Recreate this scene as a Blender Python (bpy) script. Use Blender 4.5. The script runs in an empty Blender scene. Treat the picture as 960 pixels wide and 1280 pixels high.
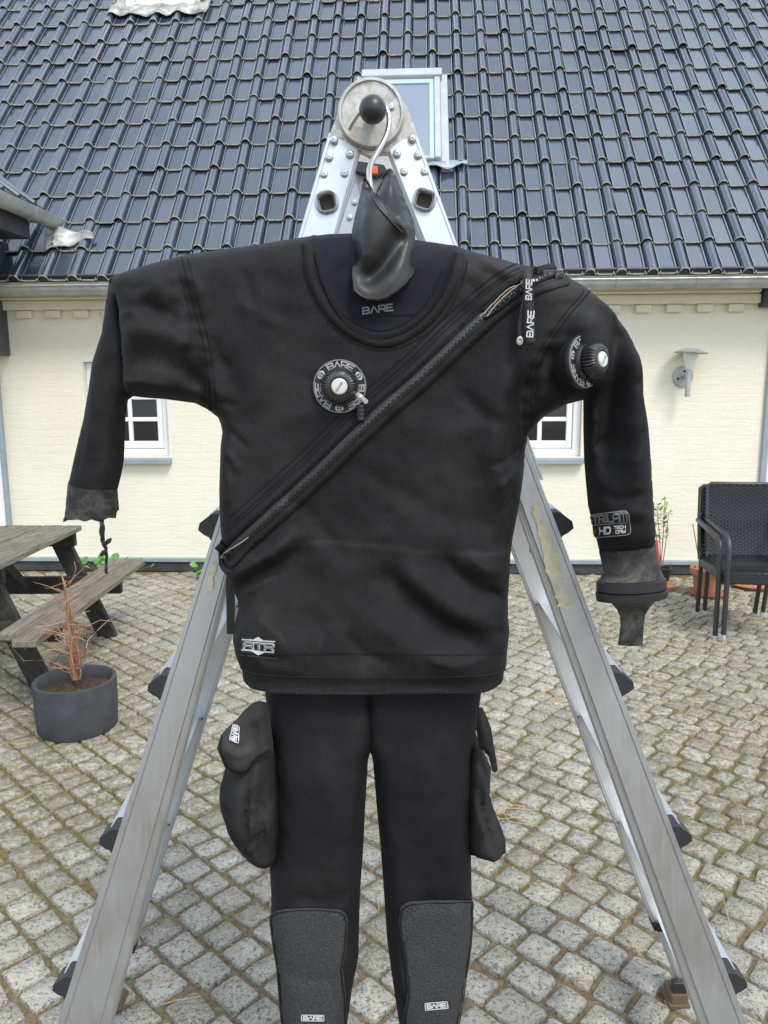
import bpy, bmesh, math, random
import numpy as np
from mathutils import Vector, Matrix, noise as mnoise
from mathutils.geometry import delaunay_2d_cdt
from mathutils.bvhtree import BVHTree
random.seed(7); rng = np.random.default_rng(7)
R = math.radians
scn = bpy.context.scene
COL = scn.collection

# ------------------------------------------------------------------ camera, sky, sun, exposure
F_PX = 962.0; CAM_H = 1.60; PITCH = 9.5; ROLL = -0.29
cam_d = bpy.data.cameras.new('camera'); cam = bpy.data.objects.new('camera', cam_d); COL.objects.link(cam)
cam_d.sensor_fit = 'AUTO'; cam_d.sensor_width = 36; cam_d.lens = F_PX/1280*36
cam_d.clip_start = 0.02; cam_d.clip_end = 400
CM = Matrix.Translation((0, 0, CAM_H)) @ Matrix.Rotation(R(90-PITCH), 4, 'X') @ Matrix.Rotation(R(ROLL), 4, 'Z')
cam.matrix_world = CM
scn.camera = cam

SUN_EL, SUN_AZ = 52, 150           # azimuth measured from +Y clockwise: behind the camera, to the right
w = bpy.data.worlds.new('World'); scn.world = w; w.use_nodes = True
nt = w.node_tree; nt.nodes.clear()
wo = nt.nodes.new('ShaderNodeOutputWorld'); bg = nt.nodes.new('ShaderNodeBackground')
sky = nt.nodes.new('ShaderNodeTexSky'); sky.sky_type = 'NISHITA'; sky.sun_disc = False
sky.sun_elevation = R(SUN_EL); sky.sun_rotation = R(SUN_AZ); sky.air_density = 1.0; sky.dust_density = 1.5
tc = nt.nodes.new('ShaderNodeTexCoord'); mp = nt.nodes.new('ShaderNodeMapping'); mp.inputs['Scale'].default_value = (1, 1, 1.6)
cn = nt.nodes.new('ShaderNodeTexNoise'); cn.inputs['Scale'].default_value = 1.7; cn.inputs['Detail'].default_value = 7; cn.inputs['Roughness'].default_value = .55
cr = nt.nodes.new('ShaderNodeValToRGB'); cr.color_ramp.elements[0].position = .36; cr.color_ramp.elements[1].position = .66
cr.color_ramp.elements[0].color = (.22, .22, .22, 1); cr.color_ramp.elements[1].color = (1, 1, 1, 1)
mx = nt.nodes.new('ShaderNodeMix'); mx.data_type = 'RGBA'; mx.inputs[7].default_value = (11.6, 13.2, 15.4, 1)
nt.links.new(tc.outputs['Generated'], mp.inputs[0]); nt.links.new(mp.outputs[0], cn.inputs['Vector'])
nt.links.new(cn.outputs['Fac'], cr.inputs[0]); nt.links.new(cr.outputs[0], mx.inputs[0])
nt.links.new(sky.outputs[0], mx.inputs[6]); nt.links.new(mx.outputs[2], bg.inputs[0]); nt.links.new(bg.outputs[0], wo.inputs[0])
bg.inputs[1].default_value = 0.088

sl = bpy.data.lights.new('sun', 'SUN'); sun = bpy.data.objects.new('sun', sl); COL.objects.link(sun)
sl.energy = 1.5; sl.angle = R(18); sl.color = (1, .95, .87)
sd = Vector((math.sin(R(SUN_AZ))*math.cos(R(SUN_EL)), math.cos(R(SUN_AZ))*math.cos(R(SUN_EL)), math.sin(R(SUN_EL))))
sun.rotation_euler = (-sd).to_track_quat('-Z', 'Y').to_euler()
vs = scn.view_settings
vs.view_transform = 'Standard'; vs.look = 'None'; vs.gamma = 1; vs.exposure = 0.76; vs.use_curve_mapping = False

# ------------------------------------------------------------------ placing helpers (photo measurements -> metres on real planes)
CO = Vector((0, 0, CAM_H)); CR3 = CM.to_3x3()
def ray(px, py): return (CR3 @ Vector(((px-480)/F_PX, -(py-640)/F_PX, -1.0)))
def onY(px, py, Y):
    d = ray(px, py); return CO + d*(Y/d.y)
def onZ(px, py, z=0.0):
    d = ray(px, py); return CO + d*((z-CAM_H)/d.z)
HOUSE_Y, HOUSE_ROT = 6.46, R(-2.7)
HM = Matrix.Translation((0, HOUSE_Y, 0)) @ Matrix.Rotation(HOUSE_ROT, 4, 'Z'); HI = HM.inverted()
def onWall(px, py, yl=0.0):
    o = HI @ CO; d = HI.to_3x3() @ ray(px, py); return o + d*((yl-o.y)/d.y)
RO_A = R(50.7); RO_Y, RO_Z = -.26, 2.40
RU = Vector((0, math.cos(RO_A), math.sin(RO_A))); RN = Vector((0, -math.sin(RO_A), math.cos(RO_A)))
def roofP(u, s, n=0.0): return Vector((u, RO_Y, RO_Z)) + RU*s + RN*n
def onRoof(px, py, n=0.0):
    o = HI @ CO; d = HI.to_3x3() @ ray(px, py)
    p0 = roofP(0, 0, n); t = (p0-o).dot(RN)/d.dot(RN); p = o+d*t
    return p.x, (p-p0).dot(RU)

# ------------------------------------------------------------------ scene-graph helpers
def tag(o, label=None, cat=None, group=None, kind=None):
    if label: o['label'] = label
    if cat: o['category'] = cat
    if group: o['group'] = group
    if kind: o['kind'] = kind
    return o
ORG = {}
def thing(name, label, cat, loc=(0, 0, 0), group=None, rot=0):
    o = bpy.data.objects.new(name, None); COL.objects.link(o); o.location = loc; o.rotation_euler = (0, 0, rot)
    o.empty_display_size = .1; ORG[o.name] = Vector(loc); return tag(o, label, cat, group)
def link(name, me, parent, kind=None, label=None):
    o = bpy.data.objects.new(name, me); COL.objects.link(o)
    if parent: o.parent = parent; ORG[o.name] = ORG.get(parent.name, Vector())
    else: ORG[o.name] = Vector()
    if kind: o['kind'] = kind
    if label: o['label'] = label
    return o
def copy_tree(o, parent=None):
    c = o.copy(); COL.objects.link(c)
    if parent: c.parent = parent
    for ch in o.children: copy_tree(ch, c)
    return c

class MB:
    def __init__(s): s.v = []; s.f = []; s.m = []
    def add(s, vs_, fs, m=0):
        b = len(s.v); s.v += [Vector(p) for p in vs_]
        for f in fs: s.f.append([i+b for i in f]); s.m.append(m)
        return s
    def box(s, lo, hi, m=0, M=None):
        x0, y0, z0 = lo; x1, y1, z1 = hi
        vs_ = [Vector(p) for p in ((x0,y0,z0),(x1,y0,z0),(x1,y1,z0),(x0,y1,z0),(x0,y0,z1),(x1,y0,z1),(x1,y1,z1),(x0,y1,z1))]
        if M: vs_ = [M @ p for p in vs_]
        return s.add(vs_, [(0,3,2,1),(4,5,6,7),(0,1,5,4),(1,2,6,5),(2,3,7,6),(3,0,4,7)], m)
    def cbox(s, lo, hi, c=.004, m=0, M=None):      # box with all edges chamfered
        bm = bmesh.new(); bmesh.ops.create_cube(bm, size=1)
        lo, hi = Vector(lo), Vector(hi)
        for v in bm.verts: v.co = Vector([(lo[i]+hi[i])/2 + v.co[i]*(hi[i]-lo[i]) for i in range(3)])
        bmesh.ops.bevel(bm, geom=bm.edges[:], offset=c, segments=1, affect='EDGES', profile=.5)
        bm.verts.index_update()
        vs_ = [(M @ v.co) if M else v.co.copy() for v in bm.verts]; fs = [[v.index for v in f.verts] for f in bm.faces]
        bm.free(); return s.add(vs_, fs, m)
    def prism(s, pts, off, m=0, cap=True):         # pts: loop of points, off: extrusion vector
        n = len(pts); off = Vector(off); pts = [Vector(p) for p in pts]
        fs = [(i, (i+1) % n, (i+1) % n+n, i+n) for i in range(n)]
        if cap: fs += [tuple(range(n-1, -1, -1)), tuple(range(n, 2*n))]
        return s.add(pts+[p+off for p in pts], fs, m)
    def tube(s, pts, r, n=8, m=0, cap=True, flat=None):
        pts = [Vector(p) for p in pts]; k = len(pts); rr = r if hasattr(r, '__len__') else [r]*k
        up = None; rings = []
        for i in range(k):
            t = (pts[min(i+1, k-1)]-pts[max(i-1, 0)]).normalized()
            if up is None:
                up = Vector((0, 0, 1)) if abs(t.z) < .9 else Vector((0, 1, 0))
            a = t.cross(up).normalized(); up = a.cross(t).normalized()
            q = flat or 1
            rings.append([pts[i] + (a*math.cos(2*math.pi*j/n) + up*q*math.sin(2*math.pi*j/n))*rr[i] for j in range(n)])
        vs_ = [p for rg in rings for p in rg]
        fs = [(i*n+j, i*n+(j+1) % n, (i+1)*n+(j+1) % n, (i+1)*n+j) for i in range(k-1) for j in range(n)]
        if cap: fs += [tuple(range(n-1, -1, -1)), tuple((k-1)*n+j for j in range(n))]
        return s.add(vs_, fs, m)
    def lathe(s, prof, C=(0, 0, 0), ax=(0, 0, 1), n=24, m=0, sx=1, xdir=None, rfun=None):
        C = Vector(C); ax = Vector(ax).normalized()
        a = Vector(xdir) if xdir else (Vector((1, 0, 0)) if abs(ax.x) < .9 else Vector((0, 0, 1)))
        a = (a - ax*a.dot(ax)).normalized(); b = ax.cross(a)
        vs_ = []; k = len(prof)
        for r, h in prof:
            for j in range(n):
                th = 2*math.pi*j/n; q = r*(rfun(th, r, h) if rfun else 1)
                vs_.append(C + ax*h + a*(q*sx*math.cos(th)) + b*(q*math.sin(th)))
        fs = [(i*n+j, i*n+(j+1) % n, (i+1)*n+(j+1) % n, (i+1)*n+j) for i in range(k-1) for j in range(n)]
        fs += [tuple(range(n-1, -1, -1)), tuple((k-1)*n+j for j in range(n))]
        return s.add(vs_, fs, m)
    def build(s, name, mats, parent=None, local=False, smooth=False, sharp=40, kind=None, label=None, recalc=True):
        org = Vector() if local else ORG.get(parent.name, Vector()) if parent else Vector()
        me = bpy.data.meshes.new(name); me.from_pydata([v-org for v in s.v], [], s.f)
        for mt in (mats if isinstance(mats, (list, tuple)) else [mats]): me.materials.append(mt)
        me.polygons.foreach_set('material_index', s.m)
        if recalc:
            bm = bmesh.new(); bm.from_mesh(me); bmesh.ops.recalc_face_normals(bm, faces=bm.faces[:]); bm.to_mesh(me); bm.free()
        if smooth:
            me.polygons.foreach_set('use_smooth', [True]*len(me.polygons)); me.set_sharp_from_angle(angle=R(sharp))
        me.update(); return link(name, me, parent, kind, label)

# ------------------------------------------------------------------ materials
def newmat(name, col=(.5, .5, .5), rough=.5, metal=0.0, spec=.5, coat=0.0, coat_r=.1):
    m = bpy.data.materials.new(name); m.use_nodes = True; b = m.node_tree.nodes['Principled BSDF']
    b.inputs['Base Color'].default_value = (*col, 1); b.inputs['Roughness'].default_value = rough; b.inputs['Metallic'].default_value = metal
    b.inputs['Specular IOR Level'].default_value = spec; b.inputs['Coat Weight'].default_value = coat; b.inputs['Coat Roughness'].default_value = coat_r
    m.diffuse_color = (*col, 1)
    return m
class NB:                                          # tiny node builder
    def __init__(s, m): s.m = m; s.t = m.node_tree; s.b = s.t.nodes['Principled BSDF']; s.n = s.t.nodes; s.l = s.t.links
    def coord(s, scale=(1, 1, 1), kind='Object', rot=(0, 0, 0)):
        a = s.n.new('ShaderNodeTexCoord'); p = s.n.new('ShaderNodeMapping'); p.inputs['Scale'].default_value = scale; p.inputs['Rotation'].default_value = rot
        s.l.new(a.outputs[kind], p.inputs[0]); return p.outputs[0]
    def noise(s, vec, scale, detail=4, rough=.55, dist=0):
        a = s.n.new('ShaderNodeTexNoise'); a.inputs['Scale'].default_value = scale; a.inputs['Detail'].default_value = detail
        a.inputs['Roughness'].default_value = rough; a.inputs['Distortion'].default_value = dist; s.l.new(vec, a.inputs['Vector']); return a.outputs['Fac']
    def voro(s, vec, scale, feat='F1', out='Distance'):
        a = s.n.new('ShaderNodeTexVoronoi'); a.inputs['Scale'].default_value = scale; a.feature = feat; s.l.new(vec, a.inputs['Vector']); return a.outputs[out]
    def ramp(s, fac, stops):
        a = s.n.new('ShaderNodeValToRGB'); e = a.color_ramp.elements
        while len(e) < len(stops): e.new(.5)
        for i, (p, c) in enumerate(stops):
            e[i].position = p; e[i].color = (*(c if hasattr(c, '__len__') else (c, c, c)), 1)
        s.l.new(fac, a.inputs[0]); return a.outputs[0]
    def mix(s, fac, a, b, mode='MIX'):
        x = s.n.new('ShaderNodeMix'); x.data_type = 'RGBA'; x.blend_type = mode
        for i, v in ((0, fac), (6, a), (7, b)):
            if isinstance(v, (int, float)): x.inputs[i].default_value = v
            elif isinstance(v, tuple): x.inputs[i].default_value = (*v, 1)
            else: s.l.new(v, x.inputs[i])
        return x.outputs[2]
    def math(s, op, a, b=0.0):
        x = s.n.new('ShaderNodeMath'); x.operation = op
        for i, v in ((0, a), (1, b)):
            if isinstance(v, (int, float)): x.inputs[i].default_value = v
            else: s.l.new(v, x.inputs[i])
        return x.outputs[0]
    def attr(s, name):
        a = s.n.new('ShaderNodeAttribute'); a.attribute_name = name; return a.outputs['Fac']
    def rnd(s):                                    # one random number per piece, joined or not
        g = s.n.new('ShaderNodeNewGeometry'); o = s.n.new('ShaderNodeObjectInfo')
        return s.math('FRACT', s.math('ADD', g.outputs['Random Per Island'], o.outputs['Random']))
    def bump(s, h, strength=.3, dist=.01, prev=None):
        a = s.n.new('ShaderNodeBump'); a.inputs['Strength'].default_value = strength; a.inputs['Distance'].default_value = dist
        s.l.new(h, a.inputs['Height'])
        if prev: s.l.new(prev, a.inputs['Normal'])
        return a.outputs[0]
    def set(s, **k):
        for key, v in k.items():
            i = {'col': 'Base Color', 'rough': 'Roughness', 'nrm': 'Normal', 'metal': 'Metallic', 'spec': 'Specular IOR Level', 'sheen': 'Sheen Weight'}[key]
            if isinstance(v, (int, float)): s.b.inputs[i].default_value = v
            else: s.l.new(v, s.b.inputs[i])

def fabric(name, col, dustcol=(.066, .064, .061), rough=.75, weave=900, amount=1.0, sheen=.0, grain=.22, gsc=.002, spec=.2, wz=.45):
    m = newmat(name, col, rough, spec=spec); b = NB(m); c = b.coord()
    big = b.ramp(b.noise(c, 6, 6, .62), [(.45, 0.0), (.75, .28*amount)])
    speck = b.ramp(b.noise(c, 300, 2, .8), [(.63, 0.0), (.72, .38*amount)])
    d = b.math('MULTIPLY', b.attr('dust'), b.ramp(b.noise(c, 38, 6, .7), [(.32, .25), (.68, 1.0)]))
    f = b.math('MINIMUM', b.math('ADD', b.math('ADD', big, speck), d), 1.0)
    wv = b.noise(b.coord((weave, weave, weave*wz), rot=(0, R(40), 0)), 1, 2)
    cw = b.mix(b.ramp(wv, [(.3, .0), (.7, 1.0)]), tuple(x*.55 for x in col), tuple(x*1.5 for x in col))
    b.set(col=b.mix(b.math('MULTIPLY', f, .8), cw, dustcol), rough=b.ramp(f, [(0, rough), (1, .95)]), sheen=sheen)
    n1 = b.bump(wv, grain, gsc); n2 = b.bump(b.noise(c, 60, 4), .14, .006, b.bump(b.noise(b.coord((1, 1, .6), rot=(0, R(35), 0)), 20, 5, .6, .6), .20, .016, n1)); b.set(nrm=n2); return m
M_FAB = fabric('suit_trilaminate', (.0092, .0092, .0102), amount=1.0, rough=.7)
M_PKT = fabric('pocket_cordura', (.0150, .0150, .0155), amount=1.7, rough=.8)
M_FAB2 = fabric('suit_trousers', (.0074, .0076, .0092), amount=.6, rough=.7)
M_NAVY = fabric('suit_neoprene', (.0095, .0098, .0165), rough=.8, amount=.25, weave=1400)
M_TAPE = fabric('suit_seam_tape', (.0112, .0112, .012), amount=.5)
M_PAD = fabric('suit_kneepad', (.043, .045, .046), rough=.85, weave=330, amount=1.0, grain=.8, gsc=.004, wz=1)
M_LATEX = newmat('suit_latex', (.022, .0225, .0235), .42, spec=.5)
_b = NB(M_LATEX); _c = _b.coord(); _b.set(col=_b.mix(_b.ramp(_b.noise(_c, 14, 5, .65), [(.4, 0.0), (.75, .45)]), (.017, .0178, .019), (.045, .044, .041)),
      rough=_b.ramp(_b.noise(_c, 30, 4), [(.3, .36), (.7, .50)]), nrm=_b.bump(_b.noise(_c, 90, 3), .1, .004))
M_CUFF = newmat('suit_worn_rubber', (.03, .03, .03), .6, spec=.4)
_b = NB(M_CUFF); _c = _b.coord(); _b.set(col=_b.mix(_b.ramp(_b.noise(_c, 26, 7, .7, 1.0), [(.44, 0.0), (.72, .9)]), (.016, .0165, .017), (.115, .105, .09)), nrm=_b.bump(_b.noise(_c, 60, 5), .2, .006))
M_RUB = newmat('black_rubber', (.018, .0185, .02), .5)
M_STI = newmat('dark_thread', (.014, .014, .015), .9, spec=.1)
M_PLAS = newmat('black_plastic', (.014, .0145, .016), .28, spec=.7)
_b = NB(M_PLAS); _c = _b.coord(); _b.set(rough=_b.ramp(_b.noise(_c, 40, 4), [(.3, .25), (.7, .45)]))
M_PRINT = newmat('white_print', (.55, .55, .57), .6)
M_PRINTG = newmat('grey_print', (.20, .20, .205), .6)
M_PRINTT = newmat('silver_print', (.30, .30, .31), .5)
M_PRINTL = newmat('lilac_print', (.36, .35, .40), .55)
M_STEEL = newmat('bright_steel', (.62, .61, .58), .28, 1.0)
M_NIP = newmat('nipple_chrome', (.72, .71, .68), .3, .55)
M_BTN = newmat('pale_button', (.60, .62, .58), .4, .3)
M_ZIPIN = newmat('zip_cord', (.34, .28, .19), .5)
M_ZIPT = newmat('zip_teeth', (.07, .07, .072), .28, .5)

def alu(name, col=(.66, .67, .68), rough=.42, dirt=.5):
    m = newmat(name, col, rough, 1.0); b = NB(m); c = b.coord()
    st = b.noise(b.coord((60, 60, 3)), 3, 5, .6); bl = b.noise(c, 9, 6, .65)
    sp = b.ramp(b.noise(c, 160, 2, .7), [(.68, 0.0), (.74, .5)])
    f = b.math('ADD', b.ramp(bl, [(.42, 0.0), (.72, dirt)]), sp)
    dk = tuple(x*.72 for x in col)
    b.set(col=b.mix(b.math('MINIMUM', f, 1.0), col, (dk[0], dk[1], dk[2]*.98)), rough=b.ramp(b.math('ADD', b.math('MULTIPLY', st, .5), b.math('MULTIPLY', bl, .5)), [(.3, rough-.08), (.7, rough+.14)]),
          metal=b.ramp(b.math('MINIMUM', f, 1.0), [(0, .95), (1, .6)]), nrm=b.bump(st, .06, .002))
    return m
M_ALU = alu('ladder_aluminium', (.53, .545, .55), .47, .5)
M_ALU2 = alu('ladder_tread', (.62, .64, .66), .46, .35)
M_CAST = newmat('cast_hinge', (.52, .50, .46), .5, .8)
_b = NB(M_CAST); _c = _b.coord(); _f = _b.ramp(_b.noise(_c, 34, 7, .7, .6), [(.38, 0.0), (.7, 1.0)])
_b.set(col=_b.mix(_f, (.56, .55, .52), (.33, .30, .23)), rough=_b.ramp(_f, [(0, .38), (1, .68)]), metal=_b.ramp(_f, [(0, .85), (1, .35)]), nrm=_b.bump(_b.noise(_c, 70, 5), .25, .003))
M_CAP = newmat('grey_black_plastic', (.024, .026, .031), .48)
M_KNOB = newmat('knob_plastic', (.026, .027, .029), .36)
M_GLUE = newmat('sticker_residue', (.55, .53, .36), .85)
_b = NB(M_GLUE); _c = _b.coord(); _b.set(col=_b.ramp(_b.noise(_c, 60, 6, .7), [(.3, (.36, .36, .27)), (.55, (.58, .55, .37)), (.8, (.64, .60, .40))]), nrm=_b.bump(_b.noise(_c, 90, 5), .4, .002))
M_HOOK = newmat('hanger_wire', (.60, .56, .50), .33, 1.0)
M_ORANGE = newmat('orange_plastic', (.75, .12, .03), .45)
M_HOLE = newmat('hole_inside', (.075, .058, .040), .8)
M_FOOT = newmat('worn_foot', (.12, .08, .05), .8)

M_TILE = newmat('glazed_tile', (.02, .022, .028), .22, spec=1.0)
M_TILE.node_tree.nodes['Principled BSDF'].inputs['IOR'].default_value = 1.8
_b = NB(M_TILE); _c = _b.coord(); _r = _b.rnd()
_dull = _b.ramp(_r, [(.0, .12), (.75, .17), (.94, .26), (1, .36)])
_gp = _b.n.new('ShaderNodeNewGeometry').outputs['Position']; _sm = _b.noise(_gp, 9, 6, .68)
_stk = _b.n.new('ShaderNodeMapping'); _stk.inputs['Scale'].default_value = (3.2, .35, .35); _b.l.new(_gp, _stk.inputs[0]); _st = _b.ramp(_b.noise(_stk.outputs[0], 1.6, 5, .6), [(.52, 0.0), (.72, .55)])
_b.set(col=_b.mix(_b.math('ADD', _b.ramp(_sm, [(.5, 0.0), (.8, .5)]), _b.math('MULTIPLY', _st, _sm)), _b.mix(_r, (.018, .027, .049), (.040, .053, .082)), (.062, .062, .060)),
       rough=_b.math('ADD', _dull, _b.ramp(_sm, [(.5, 0.0), (.85, .08)])), nrm=_b.bump(_b.noise(_c, 5, 2), .05, .02))
M_TEDGE = newmat('tile_edge', (.17, .16, .12), .85)
M_TRIMG = newmat('tile_rim_glaze_glint', (.17, .185, .20), .25, spec=.8)  # paler rims: thin glaze, with the sky's reflection put into the colour
_b = NB(M_TEDGE); _c = _b.n.new('ShaderNodeNewGeometry').outputs['Position']; _b.set(col=_b.ramp(_b.noise(_c, 30, 5, .7), [(.3, (.16, .16, .13)), (.5, (.40, .39, .31)), (.8, (.50, .49, .41))]))
M_TSHADE = newmat('tile_groove_shade', (.016, .017, .014), .9, spec=.1)  # painted shadow lines beside the rolls and under the tile lips
M_WALL = newmat('cream_painted_brick', (.76, .69, .50), .85, spec=.25)
_b = NB(M_WALL); _c = _b.coord()
_br = _b.n.new('ShaderNodeTexBrick'); _br.inputs['Scale'].default_value = 1; _br.inputs['Brick Width'].default_value = .24; _br.inputs['Row Height'].default_value = .068
_br.inputs['Mortar Size'].default_value = .008; _br.inputs['Mortar Smooth'].default_value = 1.0
_br.inputs['Color1'].default_value = (1, 1, 1, 1); _br.inputs['Color2'].default_value = (.7, .7, .7, 1); _br.inputs['Mortar'].default_value = (0, 0, 0, 1)
_sw = _b.n.new('ShaderNodeSeparateXYZ'); _cw = _b.n.new('ShaderNodeCombineXYZ'); _b.l.new(_c, _sw.inputs[0])
_wob = _b.math('MULTIPLY', _b.math('SUBTRACT', _b.noise(_c, 5, 3), .5), .04)
_b.l.new(_sw.outputs[0], _cw.inputs[0]); _b.l.new(_b.math('ADD', _sw.outputs[2], _wob), _cw.inputs[1]); _b.l.new(_cw.outputs[0], _br.inputs[0])
_lum = _b.noise(_b.coord((1.2, 1.2, 4.5)), 5, 6, .62, .4)
_b.set(col=_b.mix(_b.ramp(_b.noise(_c, 2.3, 6, .65), [(.42, 0.0), (.75, .55)]), (.80, .755, .615), (.73, .675, .52)),
       nrm=_b.bump(_b.noise(_c, 45, 4, .6), .16, .012, _b.bump(_lum, .18, .03, _b.bump(_br.outputs['Color'], .10, .02))))
M_TRIM = newmat('cream_trim', (.74, .67, .48), .8, spec=.25)
_b = NB(M_TRIM); _c = _b.coord(); _b.set(col=_b.mix(_b.ramp(_b.noise(_c, 6, 6, .65), [(.45, 0.0), (.75, .6)]), (.77, .72, .57), (.62, .57, .42)), nrm=_b.bump(_b.noise(_c, 30, 4), .3, .01))
M_PLINTH = newmat('plinth_tar', (.05, .05, .053), .8)
_b = NB(M_PLINTH); _c = _b.coord(); _b.set(col=_b.ramp(_b.noise(_c, 12, 6, .7), [(.3, (.03, .03, .033)), (.7, (.075, .073, .07))]), nrm=_b.bump(_b.noise(_c, 40, 5), .4, .01))
def zinc(name, a=(.36, .39, .41), c2=(.24, .26, .27), rough=.5, metal=.55):
    m = newmat(name, a, rough, metal); b = NB(m); c = b.coord()
    b.set(col=b.mix(b.ramp(b.noise(c, 7, 6, .65), [(.38, 0.0), (.7, 1.0)]), a, c2), rough=b.ramp(b.noise(c, 18, 4), [(.3, rough-.1), (.7, rough+.15)])); return m
M_ZINC = zinc('zinc_gutter', (.46, .475, .46), (.31, .325, .30), .5, .35)
M_LEAD = zinc('lead_flashing', (.56, .57, .55), (.13, .12, .08), .6, .3)
_b = NB(M_LEAD); _b.set(nrm=_b.bump(_b.noise(_b.coord(), 16, 5, .6), .7, .02))
M_SILL = zinc('sill_zinc', (.34, .40, .44), (.27, .32, .35), .55, .3)
M_GREYCLAD = zinc('grey_cladding', (.060, .066, .070), (.045, .05, .054), .55, 0.0)
M_WHITE = newmat('white_paint', (.80, .81, .80), .4)
_b = NB(M_WHITE); _c = _b.coord(); _b.set(col=_b.mix(_b.ramp(_b.noise(_c, 9, 6), [(.5, 0.0), (.8, .4)]), (.82, .83, .82), (.66, .67, .65)))
M_PANE = newmat('window_pane', (.018, .018, .017), .05, spec=.6)
_b = NB(M_PANE); _b.set(nrm=_b.bump(_b.noise(_b.coord(), 4, 2), .05, .02))
M_SKYPANE = newmat('skylight_pane', (.16, .21, .27), .06, spec=1.0, coat=1.0, coat_r=.03)
M_SKYPANE.node_tree.nodes['Principled BSDF'].inputs['IOR'].default_value = 1.9
M_SKYFR = zinc('skylight_frame', (.50, .51, .52), (.42, .43, .44), .45, .3)
M_SKYIN = newmat('skylight_gasket', (.42, .55, .55), .4)
M_DARK = newmat('dark_gap', (.012, .012, .012), .9)

M_STONE = newmat('granite_sett', (.38, .365, .33), .8, spec=.3)
_b = NB(M_STONE); _c = _b.coord(kind='Object'); _g = _b.n.new('ShaderNodeNewGeometry'); _r = _b.rnd()
_wp = _b.n.new('ShaderNodeMapping'); _b.l.new(_g.outputs['Position'], _wp.inputs[0]); _P = _wp.outputs[0]
_sp = _b.noise(_P, 68, 6, .76); _sp2 = _b.noise(_P, 230, 3, .7)
_base = _b.mix(_r, (.39, .365, .30), (.61, .575, .49))
_base = _b.mix(_b.ramp(_sp, [(.38, .9), (.50, .0)]), _base, (.085, .083, .072))
_base = _b.mix(_b.ramp(_sp2, [(.54, 0.0), (.66, .85)]), _base, (.76, .74, .68))
_base = _b.mix(_b.ramp(_sp2, [(.30, .8), (.42, 0.0)]), _base, (.045, .045, .042))
_sy = _b.n.new('ShaderNodeSeparateXYZ'); _b.l.new(_g.outputs['Position'], _sy.inputs[0]); _my = _b.ramp(_b.math('MULTIPLY', _sy.outputs[1], .2), [(.36, .40), (.52, 1.0)])
_moss = _b.math('MULTIPLY', _my, _b.math('MULTIPLY', _b.ramp(_b.noise(_P, .9, 5, .6), [(.36, .15), (.58, 1.0)]), _b.ramp(_b.noise(_P, 30, 5, .68), [(.38, 0.0), (.62, 1.0)])))
_base = _b.mix(_moss, _base, (.25, .20, .10))
_b.set(col=_base, nrm=_b.bump(_sp2, .5, .006, _b.bump(_b.noise(_P, 34, 6, .66), 1.0, .024)))
M_JOINT = newmat('mossy_joint', (.17, .13, .08), .95, spec=.15)
_b = NB(M_JOINT); _c = _b.coord(); _n1 = _b.noise(_c, 1.3, 6, .62); _n2 = _b.noise(_c, 55, 5, .7)
_jc = _b.ramp(_n2, [(.25, (.085, .063, .038)), (.5, (.215, .16, .098)), (.78, (.36, .30, .20))])
_jm = _b.ramp(_n2, [(.25, (.085, .068, .022)), (.55, (.20, .165, .055)), (.8, (.31, .26, .11))])
_sy = _b.n.new('ShaderNodeSeparateXYZ'); _b.l.new(_c, _sy.inputs[0]); _my = _b.ramp(_b.math('MULTIPLY', _sy.outputs[1], .2), [(.36, .15), (.54, 1.0)])
_b.set(col=_b.mix(_b.math('MULTIPLY', _my, _b.ramp(_n1, [(.40, .15), (.56, 1.0)])), _jc, _jm), nrm=_b.bump(_n2, .9, .015))
M_WOOD = newmat('weathered_wood', (.23, .19, .14), .85, spec=.2)
_b = NB(M_WOOD); _c = _b.coord((14, 1.1, 14)); _r = _b.rnd(); _gr = _b.noise(_c, 6, 8, .68, .5)
_wc = _b.ramp(_gr, [(.28, (.055, .048, .040)), (.5, (.195, .172, .138)), (.75, (.36, .33, .275))])
_b.set(col=_b.mix(_b.math('MULTIPLY', _r, .5), _wc, (.17, .14, .095)), nrm=_b.bump(_gr, .5, .006))
M_WOODD = newmat('dark_wood', (.045, .043, .038), .8, spec=.25)  # darker wood for legs, beams and braces
_b = NB(M_WOODD); _c = _b.coord((5, 5, 5)); _gr = _b.noise(_c, 6, 7, .65)
_b.set(col=_b.ramp(_gr, [(.3, (.022, .022, .021)), (.6, (.055, .052, .044)), (.8, (.10, .09, .06))]), nrm=_b.bump(_gr, .4, .006))
M_POT = newmat('grey_fibre_pot', (.055, .058, .063), .8)
_b = NB(M_POT); _c = _b.coord(); _b.set(col=_b.ramp(_b.noise(_c, 10, 7, .65), [(.3, (.036, .038, .042)), (.6, (.055, .058, .064)), (.85, (.11, .11, .11))]), nrm=_b.bump(_b.noise(_c, 120, 4), .25, .004))
M_SOIL = newmat('potting_soil', (.05, .032, .02), .95)
_b = NB(M_SOIL); _c = _b.coord(); _b.set(col=_b.ramp(_b.noise(_c, 60, 6, .75), [(.3, (.02, .013, .009)), (.55, (.075, .046, .028)), (.75, (.19, .13, .08))]), nrm=_b.bump(_b.noise(_c, 60, 6), 1, .02))
M_CANE = newmat('dry_cane', (.42, .22, .09), .7)
_b = NB(M_CANE); _c = _b.coord((3, 3, 1)); _b.set(col=_b.ramp(_b.noise(_c, 22, 5), [(.3, (.16, .06, .03)), (.55, (.36, .17, .075)), (.8, (.52, .33, .17))]))
M_TWIG = newmat('dry_twig', (.28, .11, .06), .75)
_b = NB(M_TWIG); _b.set(col=_b.ramp(_b.rnd(), [(.1, (.26, .09, .045)), (.5, (.36, .20, .10)), (.9, (.48, .38, .27))]))
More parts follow.
